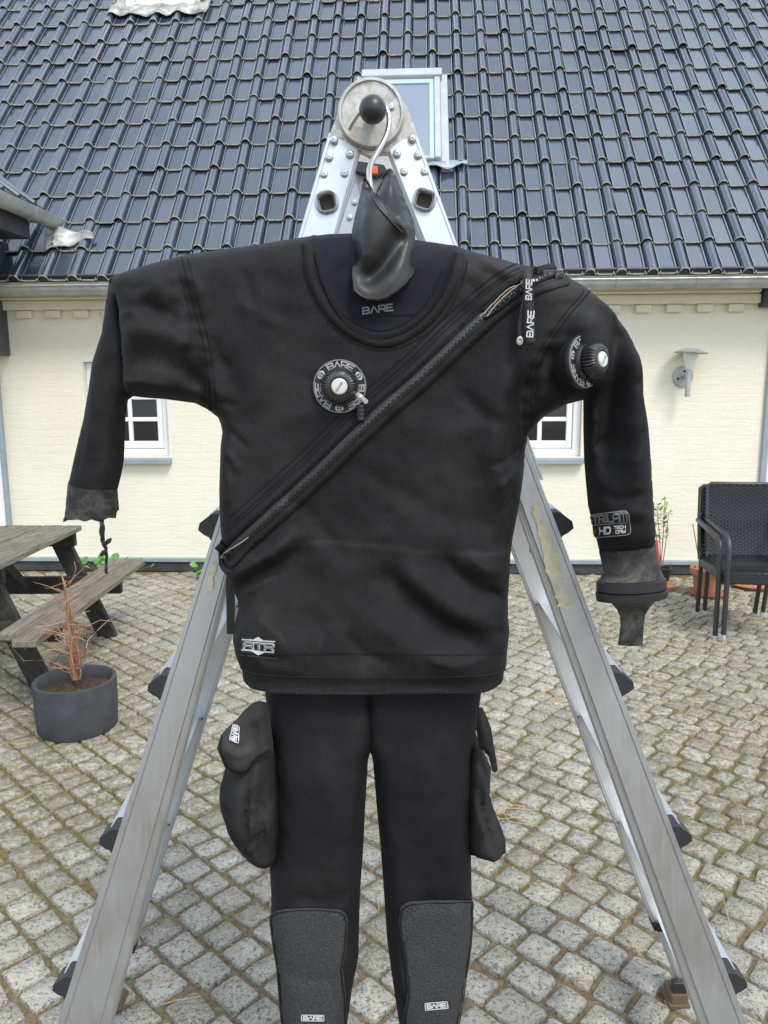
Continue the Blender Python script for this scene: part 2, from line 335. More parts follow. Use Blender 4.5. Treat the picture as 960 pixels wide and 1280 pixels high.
M_TERRA = newmat('terracotta', (.44, .155, .075), .75)
_b = NB(M_TERRA); _c = _b.coord(); _b.set(col=_b.ramp(_b.noise(_c, 12, 6), [(.3, (.32, .115, .065)), (.6, (.43, .17, .095)), (.85, (.50, .25, .16))]))
M_WICK = newmat('woven_rattan', (.026, .028, .032), .38, spec=.6)
M_LEAF = newmat('fresh_leaf', (.12, .27, .03), .55)
_b = NB(M_LEAF); _b.set(col=_b.mix(_b.rnd(), (.14, .30, .03), (.34, .48, .09))); _b.b.inputs['Transmission Weight'].default_value = 0
M_LEAF2 = newmat('clump_leaf', (.08, .24, .03), .55)
_b = NB(M_LEAF2); _b.set(col=_b.mix(_b.rnd(), (.05, .17, .02), (.13, .32, .05)))
M_RED = newmat('red_tag', (.70, .05, .12), .5)
M_STRAW = newmat('dry_straw', (.48, .34, .15), .9)
M_GRASS = newmat('grass_blade', (.12, .20, .035), .8)
M_FROST = newmat('lamp_glass', (.70, .72, .70), .25)

# ------------------------------------------------------------------ house
house = thing('farmhouse', 'long low cream painted brick house with dark glazed tile roof behind the ladder', 'house', (0, HOUSE_Y, 0), rot=HOUSE_ROT)
WX0, WX1, WT = -7.6, 7.6, 2.30
def px_rect(x0, y0, x1, y1, yl=0.0):
    a = onWall(x0, (y0+y1)/2, yl); b = onWall(x1, (y0+y1)/2, yl); t = onWall((x0+x1)/2, y0, yl); c = onWall((x0+x1)/2, y1, yl)
    return a.x, c.z, b.x, t.z
WIN = [px_rect(107, 452, 209, 571), px_rect(626, 452, 728, 571)]
xs = sorted([WX0, WX1] + [x for r in WIN for x in (r[0], r[2])]); zs = sorted([0.0, WT] + [WIN[0][1], WIN[0][3], WIN[1][1], WIN[1][3]])
mb = MB()
for i in range(len(xs)-1):
    for j in range(len(zs)-1):
        cx, cz = (xs[i]+xs[i+1])/2, (zs[j]+zs[j+1])/2
        if any(r[0] < cx < r[2] and r[1] < cz < r[3] for r in WIN): continue
        x0, x1, z0, z1 = xs[i], xs[i+1], zs[j], zs[j+1]
        mb.add([(x0,0,z0),(x1,0,z0),(x1,0,z1),(x0,0,z1)], [(0,1,2,3)])
for r in WIN:
    x0, z0, x1, z1 = r; d = .14
    mb.add([(x0,0,z0),(x0,d,z0),(x0,d,z1),(x0,0,z1)], [(0,1,2,3)]); mb.add([(x1,0,z0),(x1,d,z0),(x1,d,z1),(x1,0,z1)], [(3,2,1,0)])
    mb.add([(x0,0,z1),(x0,d,z1),(x1,d,z1),(x1,0,z1)], [(0,1,2,3)]); mb.add([(x0,0,z0),(x0,d,z0),(x1,d,z0),(x1,0,z0)], [(3,2,1,0)])
mb.box((WX0, .16, 0), (WX1, .45, WT))
wall = mb.build('wall', M_WALL, house, local=True, recalc=False)
pl_top = onWall(480, 702).z
MB().box((WX0, -.035, 0), (WX1, .0-.002, pl_top)).build('plinth', M_PLINTH, house, local=True)
MB().box((WX0, -.055, pl_top), (WX1, -.002, pl_top+.028)).build('plinth_ledge', M_SILL, house, local=True)
# cornice: two stepped courses and dentil bricks
cz0 = onWall(800, 381).z; CXR = onWall(947, 380).x
mb = MB(); mb.cbox((WX0, -.07, cz0), (CXR, -.002, cz0+.075), .008); mb.cbox((WX0, -.12, cz0+.075+.002), (CXR-.02, -.002, cz0+.16), .01)
mb.build('cornice', M_TRIM, house, local=True)
cx0 = onWall(793, 386).x
for k in range(-36, 8):
    x = cx0 + k*.241
    if x < WX0+.1 or x > CXR-.1: continue
    MB().cbox((x, -.055, cz0-.063), (x+.125, -.002, cz0-.003), .008).build('corbel', M_TRIM, house, local=True)
# windows
def window(rc, name='window'):
    x0, z0, x1, z1 = rc; y = .055
    w_ = link(name, None, house)
    def bx(nm, a, b, mt=M_WHITE, c=.006): return MB().cbox(a, b, c).build(nm, mt, w_, local=True)
    fw = .062; sw = .075
    bx('frame', (x0+.001, y, z0+.001), (x0+fw, y+.07, z1-.001)); bx('frame', (x1-fw, y, z0+.001), (x1-.001, y+.07, z1-.001))
    bx('frame', (x0+fw, y, z1-fw), (x1-fw, y+.07, z1-.001)); bx('frame', (x0+fw, y, z0+.001), (x1-fw, y+.07, z0+fw))
    a0, a1, b0, b1 = x0+fw+.004, x1-fw-.004, z0+fw+.004, z1-fw-.004; ys = y+.012; s = .048
    bx('sash', (a0, ys, b0), (a0+s, ys+.045, b1)); bx('sash', (a1-s, ys, b0), (a1, ys+.045, b1))
    bx('sash', (a0+s, ys, b1-s), (a1-s, ys+.045, b1)); bx('sash', (a0+s, ys, b0), (a1-s, ys+.045, b0+s+.015))
    g0, g1, h0, h1 = a0+s, a1-s, b0+s+.015, b1-s
    xm = (g0+g1)/2; bar = .018
    bx('glazing_bar', (xm-bar, ys+.004, h0), (xm+bar, ys+.04, h1), c=.005)
    zb = [h0 + (h1-h0)*k/3 for k in range(4)]
    for k in (1, 2):
        bx('glazing_bar', (g0, ys+.006, zb[k]-bar), (xm-bar, ys+.038, zb[k]+bar), c=.005); bx('glazing_bar', (xm+bar, ys+.006, zb[k]-bar), (g1, ys+.038, zb[k]+bar), c=.005)
    for k in range(3):
        for (p, q) in ((g0, xm-bar), (xm+bar, g1)):
            MB().box((p, ys+.024, zb[k]+(bar if k else 0)), (q, ys+.030, zb[k+1]-(bar if k < 2 else 0))).build('pane', M_PANE, w_, local=True)
    mb = MB(); mb.prism([(x0-.02, -.075, z0-.052), (x0-.02, -.075, z0-.018), (x0-.02, y-.002, z0+.0), (x0-.02, -.002, z0-.052)], (x1-x0+.04, 0, 0))
    mb.build('sill', M_SILL, w_, local=True)
for r in WIN: window(r)
# rooms behind the windows are dark: back boards
# gutter
gz = onWall(700, 352, -.30).z
def half_round(mb, a, b, r, n=9, t=.004):
    a, b = Vector(a), Vector(b); d = (b-a).normalized(); s = d.cross(Vector((0, 0, 1))).normalized()
    o, i = [], []
    for k in range(n+1):
        th = math.pi*k/n; c = s*math.cos(th) - Vector((0, 0, 1))*math.sin(th); o.append(c*r); i.append(c*(r-t))
    loop = o + i[::-1]
    mb.prism([a+p for p in loop], b-a)
    mb.tube([a+s*r*1.0+Vector((0,0,.004)), b+s*r+Vector((0,0,.004))], .009, 8)
    return mb
mb = MB(); GY = -.315; GR = .066; half_round(mb, (WX0, GY, gz), (WX1, GY, gz), GR)
gut = mb.build('gutter', M_ZINC, house, local=True, smooth=True)
for px in (228/3.2+60, 110, 480, 770, 869):
    x = onWall(px, 355, GY).x; m2 = MB(); half_round(m2, (x-.012, GY, gz), (x+.012, GY, gz), GR+.005); m2.build('gutter_joint', M_ZINC, gut, local=True, smooth=True)
# roof deck
NROW, EXPO, TW = 13, .3325, .237
mb = MB(); S_R = NROW*EXPO+.02
mb.prism([roofP(WX0, 0, -.10), roofP(WX0, S_R, -.10), roofP(WX0, S_R, -.02), roofP(WX0, 0, -.02)], (WX1-WX0, 0, 0))
roof = mb.build('roof', M_DARK, house, local=True)
MB().box((WX0, -.24, cz0+.162), (CXR-.02, -.14, cz0+.20)).build('eaves_board', M_TRIM, roof, local=True)
MB().prism([roofP(WX0, .018, -.03), roofP(WX0, .018, .055), roofP(WX0, .034, .055), roofP(WX0, .034, -.03)], (WX1-WX0, 0, 0)).build('eaves_filler', M_GREYCLAD, roof, local=True)
# tile: pan and roll, thick lower lip
def tile_mesh(nm, seed):
    rr = random.Random(seed); L = EXPO+.07; t = .024; pr = []
    prof = [(0, .010), (.012, .0), (.07, -.003), (.128, .0), (.138, .012)]
    for k in range(7): th = math.pi*(1-k/6); prof.append((.188+.046*math.cos(th), .014+.036*math.sin(th)))
    prof[-1] = (.238, .004)
    prof = [(-.003, .012), (.002, .002), (.006, .002), (.009, .011), (.016, .011), (.020, .001), (.125, .001), (.130, .011), (.140, .011), (.144, .001), (.149, .001)]
    for k in range(8): th = math.pi*(1-k/7); prof.append((.190+.0395*math.cos(th), .006+.046*math.sin(th)))
    prof.append((TW+.003, .002))
    vs_, fs, ms = [], [], []; n = len(prof); lift = .028
    bul = lambda x, z: z+(.004 if .15 < x < .23 else 0)         # the roll swells into a collar at its foot
    for (x, z) in prof: vs_.append((x, 0, bul(x, z)+lift))     # front, top
    for (x, z) in prof: vs_.append((x, .030, z+lift-.0015))    # behind the collar
    for (x, z) in prof: vs_.append((x, L, z))                  # back, top
    for (x, z) in prof: vs_.append((x, -.006, bul(x, z)+lift-t*.30))   # rounded nose
    for (x, z) in prof: vs_.append((x, -.003, bul(x, z)+lift-t*.62))
    for (x, z) in prof: vs_.append((x, .006, z+lift-t))        # front, under
    for i in range(n-1):
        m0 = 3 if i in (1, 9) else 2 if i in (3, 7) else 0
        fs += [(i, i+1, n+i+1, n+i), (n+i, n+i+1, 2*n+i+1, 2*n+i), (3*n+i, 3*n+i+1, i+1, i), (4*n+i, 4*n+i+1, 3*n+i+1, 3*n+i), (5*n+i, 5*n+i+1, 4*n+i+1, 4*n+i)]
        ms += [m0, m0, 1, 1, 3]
    me = bpy.data.meshes.new(nm); me.from_pydata(vs_, [], fs)
    for m_ in TMATS: me.materials.append(m_)
    me.polygons.foreach_set('material_index', ms); me.polygons.foreach_set('use_smooth', [m == 0 for m in ms]); me.set_sharp_from_angle(angle=R(38)); me.update(); return me
TMATS = [M_TILE, M_TEDGE, M_TRIMG, M_TSHADE]
TME = tile_mesh('tile', 1)
skyl = [onRoof(450, 150)[0], onRoof(553, 150)[0], onRoof(510, 210)[1], onRoof(505, 104)[1]]
chim = [onRoof(140, 15)[0], onRoof(262, 15)[0], onRoof(200, 26)[1]]
tiles = []
u0 = onRoof(697, 345)[0]
for r in range(NROW):
    for k in range(-36, 31):
        u = u0 + (k-.80)*TW; s = r*EXPO
        if u < WX0+.02 or u+TW > WX1-.02: continue
        uc, sc = u+TW/2, s+EXPO/2
        if skyl[0]-.02 < uc < skyl[1]+.02 and skyl[2]-.02 < sc < skyl[3]+.0: continue
        jit = Matrix.Rotation(R(random.gauss(0, .5)), 4, 'X') @ Matrix.Rotation(R(random.gauss(0, .5)), 4, 'Y') @ Matrix.Rotation(R(random.gauss(0, .3)), 4, 'Z')
        p = roofP(u, s+random.gauss(0, .002), .0)
        B = Matrix(((1, RU.x, RN.x, p.x), (0, RU.y, RN.y, p.y), (0, RU.z, RN.z, p.z), (0, 0, 0, 1)))
        wp = HM @ p; q = CM.inverted() @ wp; X, Y = 480+F_PX*q.x/-q.z, 640-F_PX*q.y/-q.z
        vis = -40 < X < 970 and -30 < Y < 370 and not (440 < X < 560 and 180 < Y)
        tiles.append((not vis, -q.z, B @ jit))
tiles.sort(key=lambda t: (t[0], t[1]))
tv = np.array([v.co for v in TME.vertices]); stuff = MB()
for i, (_, _, Mx) in enumerate(tiles):
    if i < 298:
        o = link('tile', TME, roof); o.matrix_local = Mx
    else:
        b0 = len(stuff.v); stuff.v += [Mx @ Vector(c) for c in tv]
        for f in TME.polygons: stuff.f.append([j+b0 for j in f.vertices]); stuff.m.append(f.material_index)
if stuff.v: stuff.build('upper_tiles', TMATS, roof, local=True, smooth=True, sharp=38, kind='stuff', recalc=False)
for k in range(-20, 20):                                                   # ridge tiles
    m2 = MB(); a = roofP(k*.38, S_R, .02); m2.tube([a+Vector((.0, .05, -.02)), a+Vector((.40, .05, -.012))], [.105, .12], 12); m2.build('ridge_tile', M_TILE, roof, local=True, smooth=True)
back = MB(); rp = roofP(0, S_R); back.prism([(WX0, rp.y+.03, rp.z), (WX0, rp.y+3.5, 2.3), (WX0, rp.y+3.5, 2.2), (WX0, rp.y+.03, rp.z-.1)], (WX1-WX0, 0, 0)); back.build('rear_slope', M_DARK, roof, local=True)
# skylight
ux0, ux1, sb, st = skyl
sk = link('skylight', None, house)
def rbox(nm, u0_, u1_, s0, s1, n0, n1, mt, par, c=.006):
    M_ = Matrix(((1, RU.x, RN.x, 0), (0, RU.y, RN.y, RO_Y), (0, RU.z, RN.z, RO_Z), (0, 0, 0, 1)))
    return MB().cbox((u0_, s0, n0), (u1_, s1, n1), c, M=M_).build(nm, mt, par, local=True)
fw = .055
rbox('flashing', ux0-.05, ux0+.02, sb-.08, st+.02, .0, .065, M_SKYFR, sk); rbox('flashing', ux1-.02, ux1+.05, sb-.08, st+.02, .0, .065, M_SKYFR, sk)
rbox('frame', ux0+.02, ux0+.02+fw, sb, st-.055, .02, .105, M_SKYFR, sk); rbox('frame', ux1-.02-fw, ux1-.02, sb, st-.055, .02, .105, M_SKYFR, sk)
rbox('hood', ux0, ux1, st-.075, st+.03, .02, .125, M_SKYFR, sk); rbox('frame', ux0+.02+fw, ux1-.02-fw, sb, sb+fw*.7, .02, .095, M_SKYFR, sk)
gx0, gx1, gs0, gs1 = ux0+.02+fw+.002, ux1-.022-fw, sb+fw*.7+.002, st-.077
gk = .042
rbox('gasket', gx0, gx1, gs1-gk*1.6, gs1, .02, .088, M_SKYIN, sk, .003); rbox('gasket', gx1-gk, gx1, gs0, gs1-gk*1.6, .02, .088, M_SKYIN, sk, .003)
rbox('gasket', gx0, gx0+gk, gs0, gs1-gk*1.6, .02, .088, M_SKYIN, sk, .003)
rbox('pane', gx0+gk, gx1-gk, gs0, gs1-gk*1.6, .02, .076, M_SKYPANE, sk, .001)
mb = MB(); n = 24; vs_ = []                                                 # wavy lead apron under the skylight
for j in (0, 1):
    for i in range(n+1):
        u = ux0-.10 + (ux1-ux0+.30)*i/n; wv = .022*(1+math.sin((u-u0)/TW*2*math.pi+1.1))
        vs_.append(roofP(u, sb-.10 + .11*j + .015*math.sin(i*.9)*(1-j), .012+wv*(1-j)+.05))
mb.add(vs_, [(i, i+1, n+2+i, n+1+i) for i in range(n)]); ap = mb.build('apron', M_SILL, sk, local=True, smooth=True, recalc=False)
md = ap.modifiers.new('t', 'SOLIDIFY'); md.thickness = .006
# chimney with lead flashing
cu0, cu1, cs = chim; ch = link('chimney', None, house)
a = roofP(0, cs+.13); mb = MB(); mb.cbox((cu0+.16, a.y, a.z-.3), (cu1-.16, a.y+.55, a.z+1.5), .012); mb.build('stack', M_WHITE, ch, local=True)
n = 30; vs_ = []
for j in range(3):
    for i in range(n+1):
        t = i/n; u = cu0 + (cu1-cu0)*t; wv = .020*(1+math.sin((u-u0)/TW*2*math.pi+1.1))
        if j < 2: vs_.append(roofP(u+(.01 if j else 0), cs + (.13*j) + (.015*math.sin(i*1.3)+.02*math.sin(i*.37))*(1-j), .018+wv*(1-.6*j)+.035))
        else: vs_.append(roofP(u, cs+.42, .06))
mb = MB(); mb.add(vs_, [(j*(n+1)+i, j*(n+1)+i+1, (j+1)*(n+1)+i+1, (j+1)*(n+1)+i) for i in range(n) for j in range(2)])
ap = mb.build('flashing', M_LEAD, ch, local=True, smooth=True, recalc=False); md = ap.modifiers.new('t', 'SOLIDIFY'); md.thickness = .008
# right-hand door reveal and the slot above it
dx = onWall(951, 560).x
MB().box((CXR+.004, -.10, cz0-.03), (WX1, -.003, cz0+.18)).build('boxed_slot', M_GREYCLAD, house, local=True)
dr = link('door', None, house)
MB().cbox((dx, -.03, .06), (dx+.045, -.003, 2.0), .006).build('door_frame', M_SILL, dr, local=True)
MB().cbox((dx+.05, -.02, .06), (dx+.95, -.003, 2.0), .006).build('door_leaf', M_WHITE, dr, local=True)

# ------------------------------------------------------------------ projecting wing at the left edge
wing = thing('entrance_wing', 'grey clad projecting entrance roof at the left edge, its gutter running into the tiles', 'house wing', (0, HOUSE_Y, 0), rot=HOUSE_ROT)
gu, gs = onRoof(70, 277, .05); ge = roofP(gu, gs, .07); gxw, gzw = ge.x, ge.z
mb = MB(); half_round(mb, (gxw, ge.y+.02, gzw), (gxw, -2.2, gzw), .085); wg = mb.build('gutter', M_ZINC, wing, local=True, smooth=True)
for yy in (ge.y-.06, ge.y-.45): m2 = MB(); half_round(m2, (gxw, yy, gzw), (gxw, yy-.03, gzw), .090); m2.build('gutter_joint', M_ZINC, wg, local=True, smooth=True)
WXL = onWall(11, 410).x
MB().cbox((WXL-.5, -2.2, gzw-.20), (gxw-.095, ge.y-.25, gzw-.015), .006).build('eaves_box', M_GREYCLAD, wing, local=True)
MB().cbox((WXL-.5, -2.2, gzw-.62), (WXL+.06, ge.y-.02, gzw-.202), .006).build('cheek_wall', M_GREYCLAD, wing, local=True)
z_post = onWall(10, 445).z
MB().cbox((WXL-.4, -.34, z_post), (WXL, -.004, cz0+.10), .006).build('corner_board', M_GREYCLAD, wing, local=True)
wd = onWall(8, 560).x
d2 = link('door', None, wing)
MB().cbox((wd-.03, -.06, .06), (wd, -.003, z_post-.16), .006).build('door_frame', M_SILL, d2, local=True)
MB().cbox((wd-.9, -.05, .06), (wd-.032, -.003, z_post-.16), .006).build('door_leaf', M_WHITE, d2, local=True)
# wing roof: slopes up away from its gutter, tiles show only their dark rims
wr = link('wing_roof', None, wing)
for k in range(9):
    yy = ge.y-.12-k*.235
    m2 = MB(); z0 = gzw+.035; m2.prism([(gxw-.02, yy, z0+.02), (gxw-.6, yy, z0+.44), (gxw-.6, yy, z0+.41), (gxw-.02, yy, z0-.01)], (0, -.14, 0))
    m2.tube([(gxw-.015, yy-.185, z0+.022), (gxw-.6, yy-.185, z0+.455)], .026, 10); m2.build('tile', M_TILE, wr, local=True, smooth=True)
# crumpled lead soaker where the two roofs meet
n = 12; vs_ = []
for j in range(n+1):
    for i in range(n+1):
        X = 55+62*i/n; Yp = 283+32*j/n + 10*(i/n) - 26*(i/n)*(j/n)
        u, s = onRoof(X, Yp, .05); vs_.append(roofP(u, s, .055+.022*math.sin((u-u0)/TW*2*math.pi+1.1)+.012*mnoise.noise(Vector((i*.5, j*.5, 2)))))
mb = MB(); mb.add(vs_, [(j*(n+1)+i, j*(n+1)+i+1, (j+1)*(n+1)+i+1, (j+1)*(n+1)+i) for i in range(n) for j in range(n)])
ap = mb.build('flashing', M_LEAD, wing, local=True, smooth=True, recalc=False); md = ap.modifiers.new('t', 'SOLIDIFY'); md.thickness = .006

# ------------------------------------------------------------------ wall lamp
lp = HM @ onWall(853, 471)
lamp = thing('wall_lamp', 'galvanised wall lamp with flat shade on a round plate, on the cream wall', 'wall lamp', lp)
_y = Vector((0, -1, 0))
MB().lathe([(.0, 0), (.082, 0), (.085, .006), (.08, .018), (.0, .02)], lp, _y, 28).build('wall_plate', M_ZINC, lamp, smooth=True)
for a in (80, 200, 320): MB().lathe([(0, .018), (.009, .018), (.008, .026), (0, .027)], lp+Vector((.045*math.cos(R(a)), 0, .045*math.sin(R(a)))), _y, 8).build('screw', M_DARK, lamp, smooth=True)
LY = lp.y-.13
pa, pb = onY(859, 496, LY), onY(861, 462, LY)
mb = MB(); mb.tube([pa, pb], .021, 12); mb.tube([lp+_y*.015, Vector((pa.x, LY, lp.z))], .014, 8); mb.build('arm', M_ZINC, lamp, smooth=True)
top = onY(864, 438, LY); bot = onY(861, 462, LY); axd = (top-bot).normalized(); H = (top-bot).length
mb = MB(); mb.lathe([(.022, 0), (.03, .02), (.062, H-.02), (.05, H-.012), (.02, .02)], bot, axd, 20); mb.build('glass_cone', M_FROST, lamp, smooth=True)
mb = MB(); mb.lathe([(.02, H*.15), (.025, H*.2), (.025, H*.75), (.0, H*.78)], bot, axd, 12); mb.build('bulb_holder', M_ZINC, lamp, smooth=True)
mb = MB(); mb.lathe([(.128, H-.022), (.130, H-.016), (.06, H+.012), (.012, H+.02), (.0, H+.022)], bot, axd, 32); mb.build('shade', M_ZINC, lamp, smooth=True)

# ------------------------------------------------------------------ ground and setts
gme = MB(); N = 40
gv = [(-40+80*i/N, -20+80*j/N, -.0105) for j in range(N+1) for i in range(N+1)]
gme.add(gv, [(j*(N+1)+i, j*(N+1)+i+1, (j+1)*(N+1)+i+1, (j+1)*(N+1)+i) for j in range(N) for i in range(N)])
ground = gme.build('courtyard_ground', M_JOINT, None); ground['kind'] = 'structure'
def sett_mesh(seed):
    rr = random.Random(seed); hw = .5; v = []; f = []; n = 12
    ring = []
    cs_ = [(-1, -1), (1, -1), (1, 1), (-1, 1)]
    cj = [(c[0]*hw*(1+rr.uniform(-.11, .07)), c[1]*hw*(1+rr.uniform(-.11, .07))) for c in cs_]
    for i in range(4):
        p, q = cj[i], cj[(i+1) % 4]; o = cj[(i-1) % 4]
        a = .085
        ring.append((p[0]+(o[0]-p[0])*a, p[1]+(o[1]-p[1])*a)); 
        ring.append((p[0]+(q[0]-p[0])*a, p[1]+(q[1]-p[1])*a))
        ring.append(((p[0]+q[0])/2*(1+rr.uniform(-.06, .05)), (p[1]+q[1])/2*(1+rr.uniform(-.06, .05))))
    for (x, y) in ring: v.append((x*1.0, y*1.0, -.03))
    for (x, y) in ring: v.append((x*.985, y*.985, -.0045+rr.uniform(-.0015, .0015)))
    for (x, y) in ring: v.append((x*.915, y*.915, .0005+rr.uniform(-.0018, .0018)))
    v.append((rr.uniform(-.1, .1), rr.uniform(-.1, .1), .002+rr.uniform(-.003, .002)))
    for i in range(n):
        j = (i+1) % n
        f += [(i, j, n+j, n+i), (n+i, n+j, 2*n+j, 2*n+i), (2*n+i, 2*n+j, 3*n)]
    me = bpy.data.meshes.new('cobblestone'); me.from_pydata(v, [], f); me.materials.append(M_STONE)
    me.polygons.foreach_set('use_smooth', [True]*len(f)); me.update(); return me
SM = [sett_mesh(i) for i in range(14)]
SV = [np.array([v.co for v in m.vertices]) for m in SM]; SF = [[list(p.vertices) for p in m.polygons] for m in SM]
ANG = R(-43.5); ca, sa = math.cos(ANG), math.sin(ANG)
setts = []; P = .113; row = -70
while row < 75:
    a = -9 + random.uniform(0, .1)
    while a < 9:
        wl = random.gauss(.112, .014); wl = min(max(wl, .085), .14)
        ac = a + wl/2; bc = row*P + .012*math.sin(ac*1.7+row*.05) + .010*math.sin(ac*.7+1); a += wl
        x, y = ac*ca - bc*sa, 2.2 + ac*sa + bc*ca
        if y < .55 or abs(x) > .56*y+1.1: continue
        lw = HI @ Vector((x, y, 0))
        if lw.y > -.09: continue
        setts.append((x, y, wl))
    row += 1
PLI = CM.inverted()
def inframe(x, y, z=0, m=10):
    q = PLI @ Vector((x, y, z))
    if q.z > -.05: return False
    X, Y = 480+F_PX*q.x/-q.z, 640-F_PX*q.y/-q.z
    return -m < X < 960+m and -m < Y < 1280+m
setts.sort(key=lambda s: (not inframe(s[0], s[1]), s[1]))
sb_ = MB()
for i, (x, y, wl) in enumerate(setts):
    k = random.randrange(14); rz = ANG + random.choice((0, math.pi/2, math.pi, -math.pi/2))*0 + random.gauss(0, .045)
    jw = .0108; sx_, sy_ = wl-jw+random.gauss(0, .003), P-jw+random.gauss(0, .004)
    Mx = Matrix.Translation((x, y, random.gauss(0, .0022))) @ Matrix.Rotation(rz, 4, 'Z') @ Matrix.Rotation(R(random.gauss(0, 1.3)), 4, 'X') @ Matrix.Rotation(R(random.gauss(0, 1.3)), 4, 'Y') @ Matrix.Diagonal((sx_*random.choice((1, -1)), sy_*random.choice((1, -1)), 1, 1))
    if i < 298:
        Mx = Matrix.Translation((x, y, Mx.translation.z)) @ Matrix.Rotation(rz, 4, 'Z') @ Matrix.Diagonal((sx_, sy_, 1, 1))
        o = link('cobblestone', SM[k], ground); o.matrix_local = Mx
    else:
        b0 = len(sb_.v); sb_.v += [Mx @ Vector(c) for c in SV[k]]
        for f in SF[k]: sb_.f.append([j+b0 for j in f]); sb_.m.append(0)
sb_.build('far_cobblestones', M_STONE, ground, smooth=True, sharp=80, kind='stuff')
# straw, moss tufts and grass blades in the joints
mb = MB(); 
for _ in range(150):
    y = random.uniform(1.7, 6.0); x = random.uniform(-.55, .55)*y; a = random.uniform(0, 6.28); l = random.uniform(.015, .06)
    d = Vector((math.cos(a)*l, math.sin(a)*l, random.uniform(-.002, .006))); p = Vector((x, y, .007)); mb.tube([p-d, p+d*.2+Vector((0, 0, .004)), p+d], .0014, 4)
for (px, py, n_) in ((270, 640, 0), (215, 825, 10), (640, 1015, 8), (700, 860, 8)):
    for _ in range(n_):
        p = onZ(px+random.gauss(0, 12), py+random.gauss(0, 8), .008); a = random.uniform(0, 6.28); l = random.uniform(.03, .09); d = Vector((math.cos(a)*l, math.sin(a)*l, .002)); mb.tube([p-d, p+d], .0015, 4)
s_ = mb.build('straw_litter', M_STRAW, None); tag(s_, 'scattered dry straw bits lying on the cobbles', 'straw', kind='stuff')
mb = MB()
def tuft(p, n_, h, sp):
    for _ in range(n_):
        a = random.uniform(0, 6.28); r_ = abs(random.gauss(0, sp)); b = Vector((p[0]+math.cos(a)*r_, p[1]+math.sin(a)*r_, -.008)); t_ = random.uniform(.3, 1)
        tip = b + Vector((random.gauss(0, .4)*h, random.gauss(0, .4)*h, h*t_+.006)); wv = Vector((-math.sin(a), math.cos(a), 0))*.0022
        mb.add([b-wv, b+wv, tip], [(0, 1, 2)])
for (px, py, n_, h, sp) in ((862, 843, 110, .020, .05), (950, 855, 90, .018, .06), (40, 997, 50, .016, .03), (650, 763, 60, .015, .06), (648, 800, 50, .014, .04)):
    p = onZ(px, py); tuft(p, n_, h, sp)
for _ in range(900):
    y = random.uniform(2.2, 6.1); x = random.uniform(-.55, .55)*y
    if mnoise.noise(Vector((x*1.2, y*1.2, 3))) > -.05: tuft((x, y), 4, .012, .012)
g_ = mb.build('grass_tufts', M_GRASS, None, recalc=False); tag(g_, 'short grass and moss tufts in the cobble joints', 'grass', kind='stuff')

# ------------------------------------------------------------------ aluminium A-frame ladder
NT, NBm, FT, FB = 1.33, 1.215, 1.69, 1.775
def near_Y(py): return NT + (NBm-NT)*min(max((py-150)/(1540-150), 0), 1)
def far_Y(py): return FT + (FB-FT)*min(max((py-210)/(1255-210), 0), 1)
ladder = thing('step_ladder', 'aluminium telescopic ladder standing in an A behind the hanging black suit', 'ladder', (0, 1.5, 0))
def stile(nm, L, Rr, y0, y1, Yf, thick=.028, side=1, off=0.0, groove=True, mt=M_ALU, lip=.20, parent=None):
    """L,Rr: functions py->px of the left and right outline; side=+1: lip (inner flange) on the right."""
    prof = [(0, .004), (.012, 0), (.14, 0), (.15, .0025), (.165, .0025), (.175, 0), (1-lip, 0), (1-lip+.02, .004), (1-.03, .006), (1, .009), (1, thick), (0, thick)] if groove else \
           [(0, .003), (.05, 0), (.10, 0), (.115, .002), (.13, 0), (.90, 0), (.91, .003), (.97, .003), (1, .006), (1, thick), (0, thick)]
    if side < 0: prof = [(1-a, b) for a, b in prof][::-1]
    def sec(py):
        a, b = onY(L(py), py, Yf(py)+off), onY(Rr(py), py, Yf(py)+off); return [a.lerp(b, s) + Vector((0, d, 0)) for s, d in prof]
    n = len(prof); A, B = sec(y0), sec(y1); mb = MB()
    mb.add(A+B, [(i, (i+1) % n, n+(i+1) % n, n+i) for i in range(n)] + [tuple(range(n-1, -1, -1)), tuple(range(n, 2*n))])
    return mb.build(nm, mt, parent or ladder)
lin = lambda x0, y0, x1, y1: (lambda py: x0 + (x1-x0)*(py-y0)/(y1-y0))
NLL, NLR = lin(275, 640, 71, 1280), lin(309, 640, 139, 1280)
NRL, NRR = lin(648, 640, 875, 1280), lin(690, 640, 934, 1280)
PLL, PLR = lin(411, 165, 372.5, 296), lin(450, 187, 421, 290)
PRL, PRR = lin(484, 187, 525, 291), lin(520, 164, 572.5, 307)
Y_GN = 1535
stile('outer_stile', NLL, NLR, 560, Y_GN, near_Y, side=1, lip=.22); stile('outer_stile', NRL, NRR, 520, Y_GN, near_Y, side=-1, lip=.20)
def plate(L, Rr, cut, side, nm='inner_stile'):
    # top end is cut along the hinge casting
    def q(s, py, d): 
        Y = near_Y(py)+.004; a, b = onY(L(py), py, Y), onY(Rr(py), py, Y); return a.lerp(b, s)+Vector((0, d, 0))
    prof = [(0, .003), (.035, 0), (.09, 0), (.10, .002), (.13, .002), (.14, 0), (.93, 0), (1, .004), (1, .022), (0, .022)]
    if side < 0: prof = [(1-a, b) for a, b in prof][::-1]
    yt = lambda s: cut[0]+(cut[1]-cut[0])*s
    A = [q(s, yt(s), d) for s, d in prof]; B = [q(s, 600, d) for s, d in prof]; n = len(prof); mb = MB()
    mb.add(A+B, [(i, (i+1) % n, n+(i+1) % n, n+i) for i in range(n)] + [tuple(range(n-1, -1, -1)), tuple(range(n, 2*n))])
    return mb.build(nm, M_ALU2, ladder)
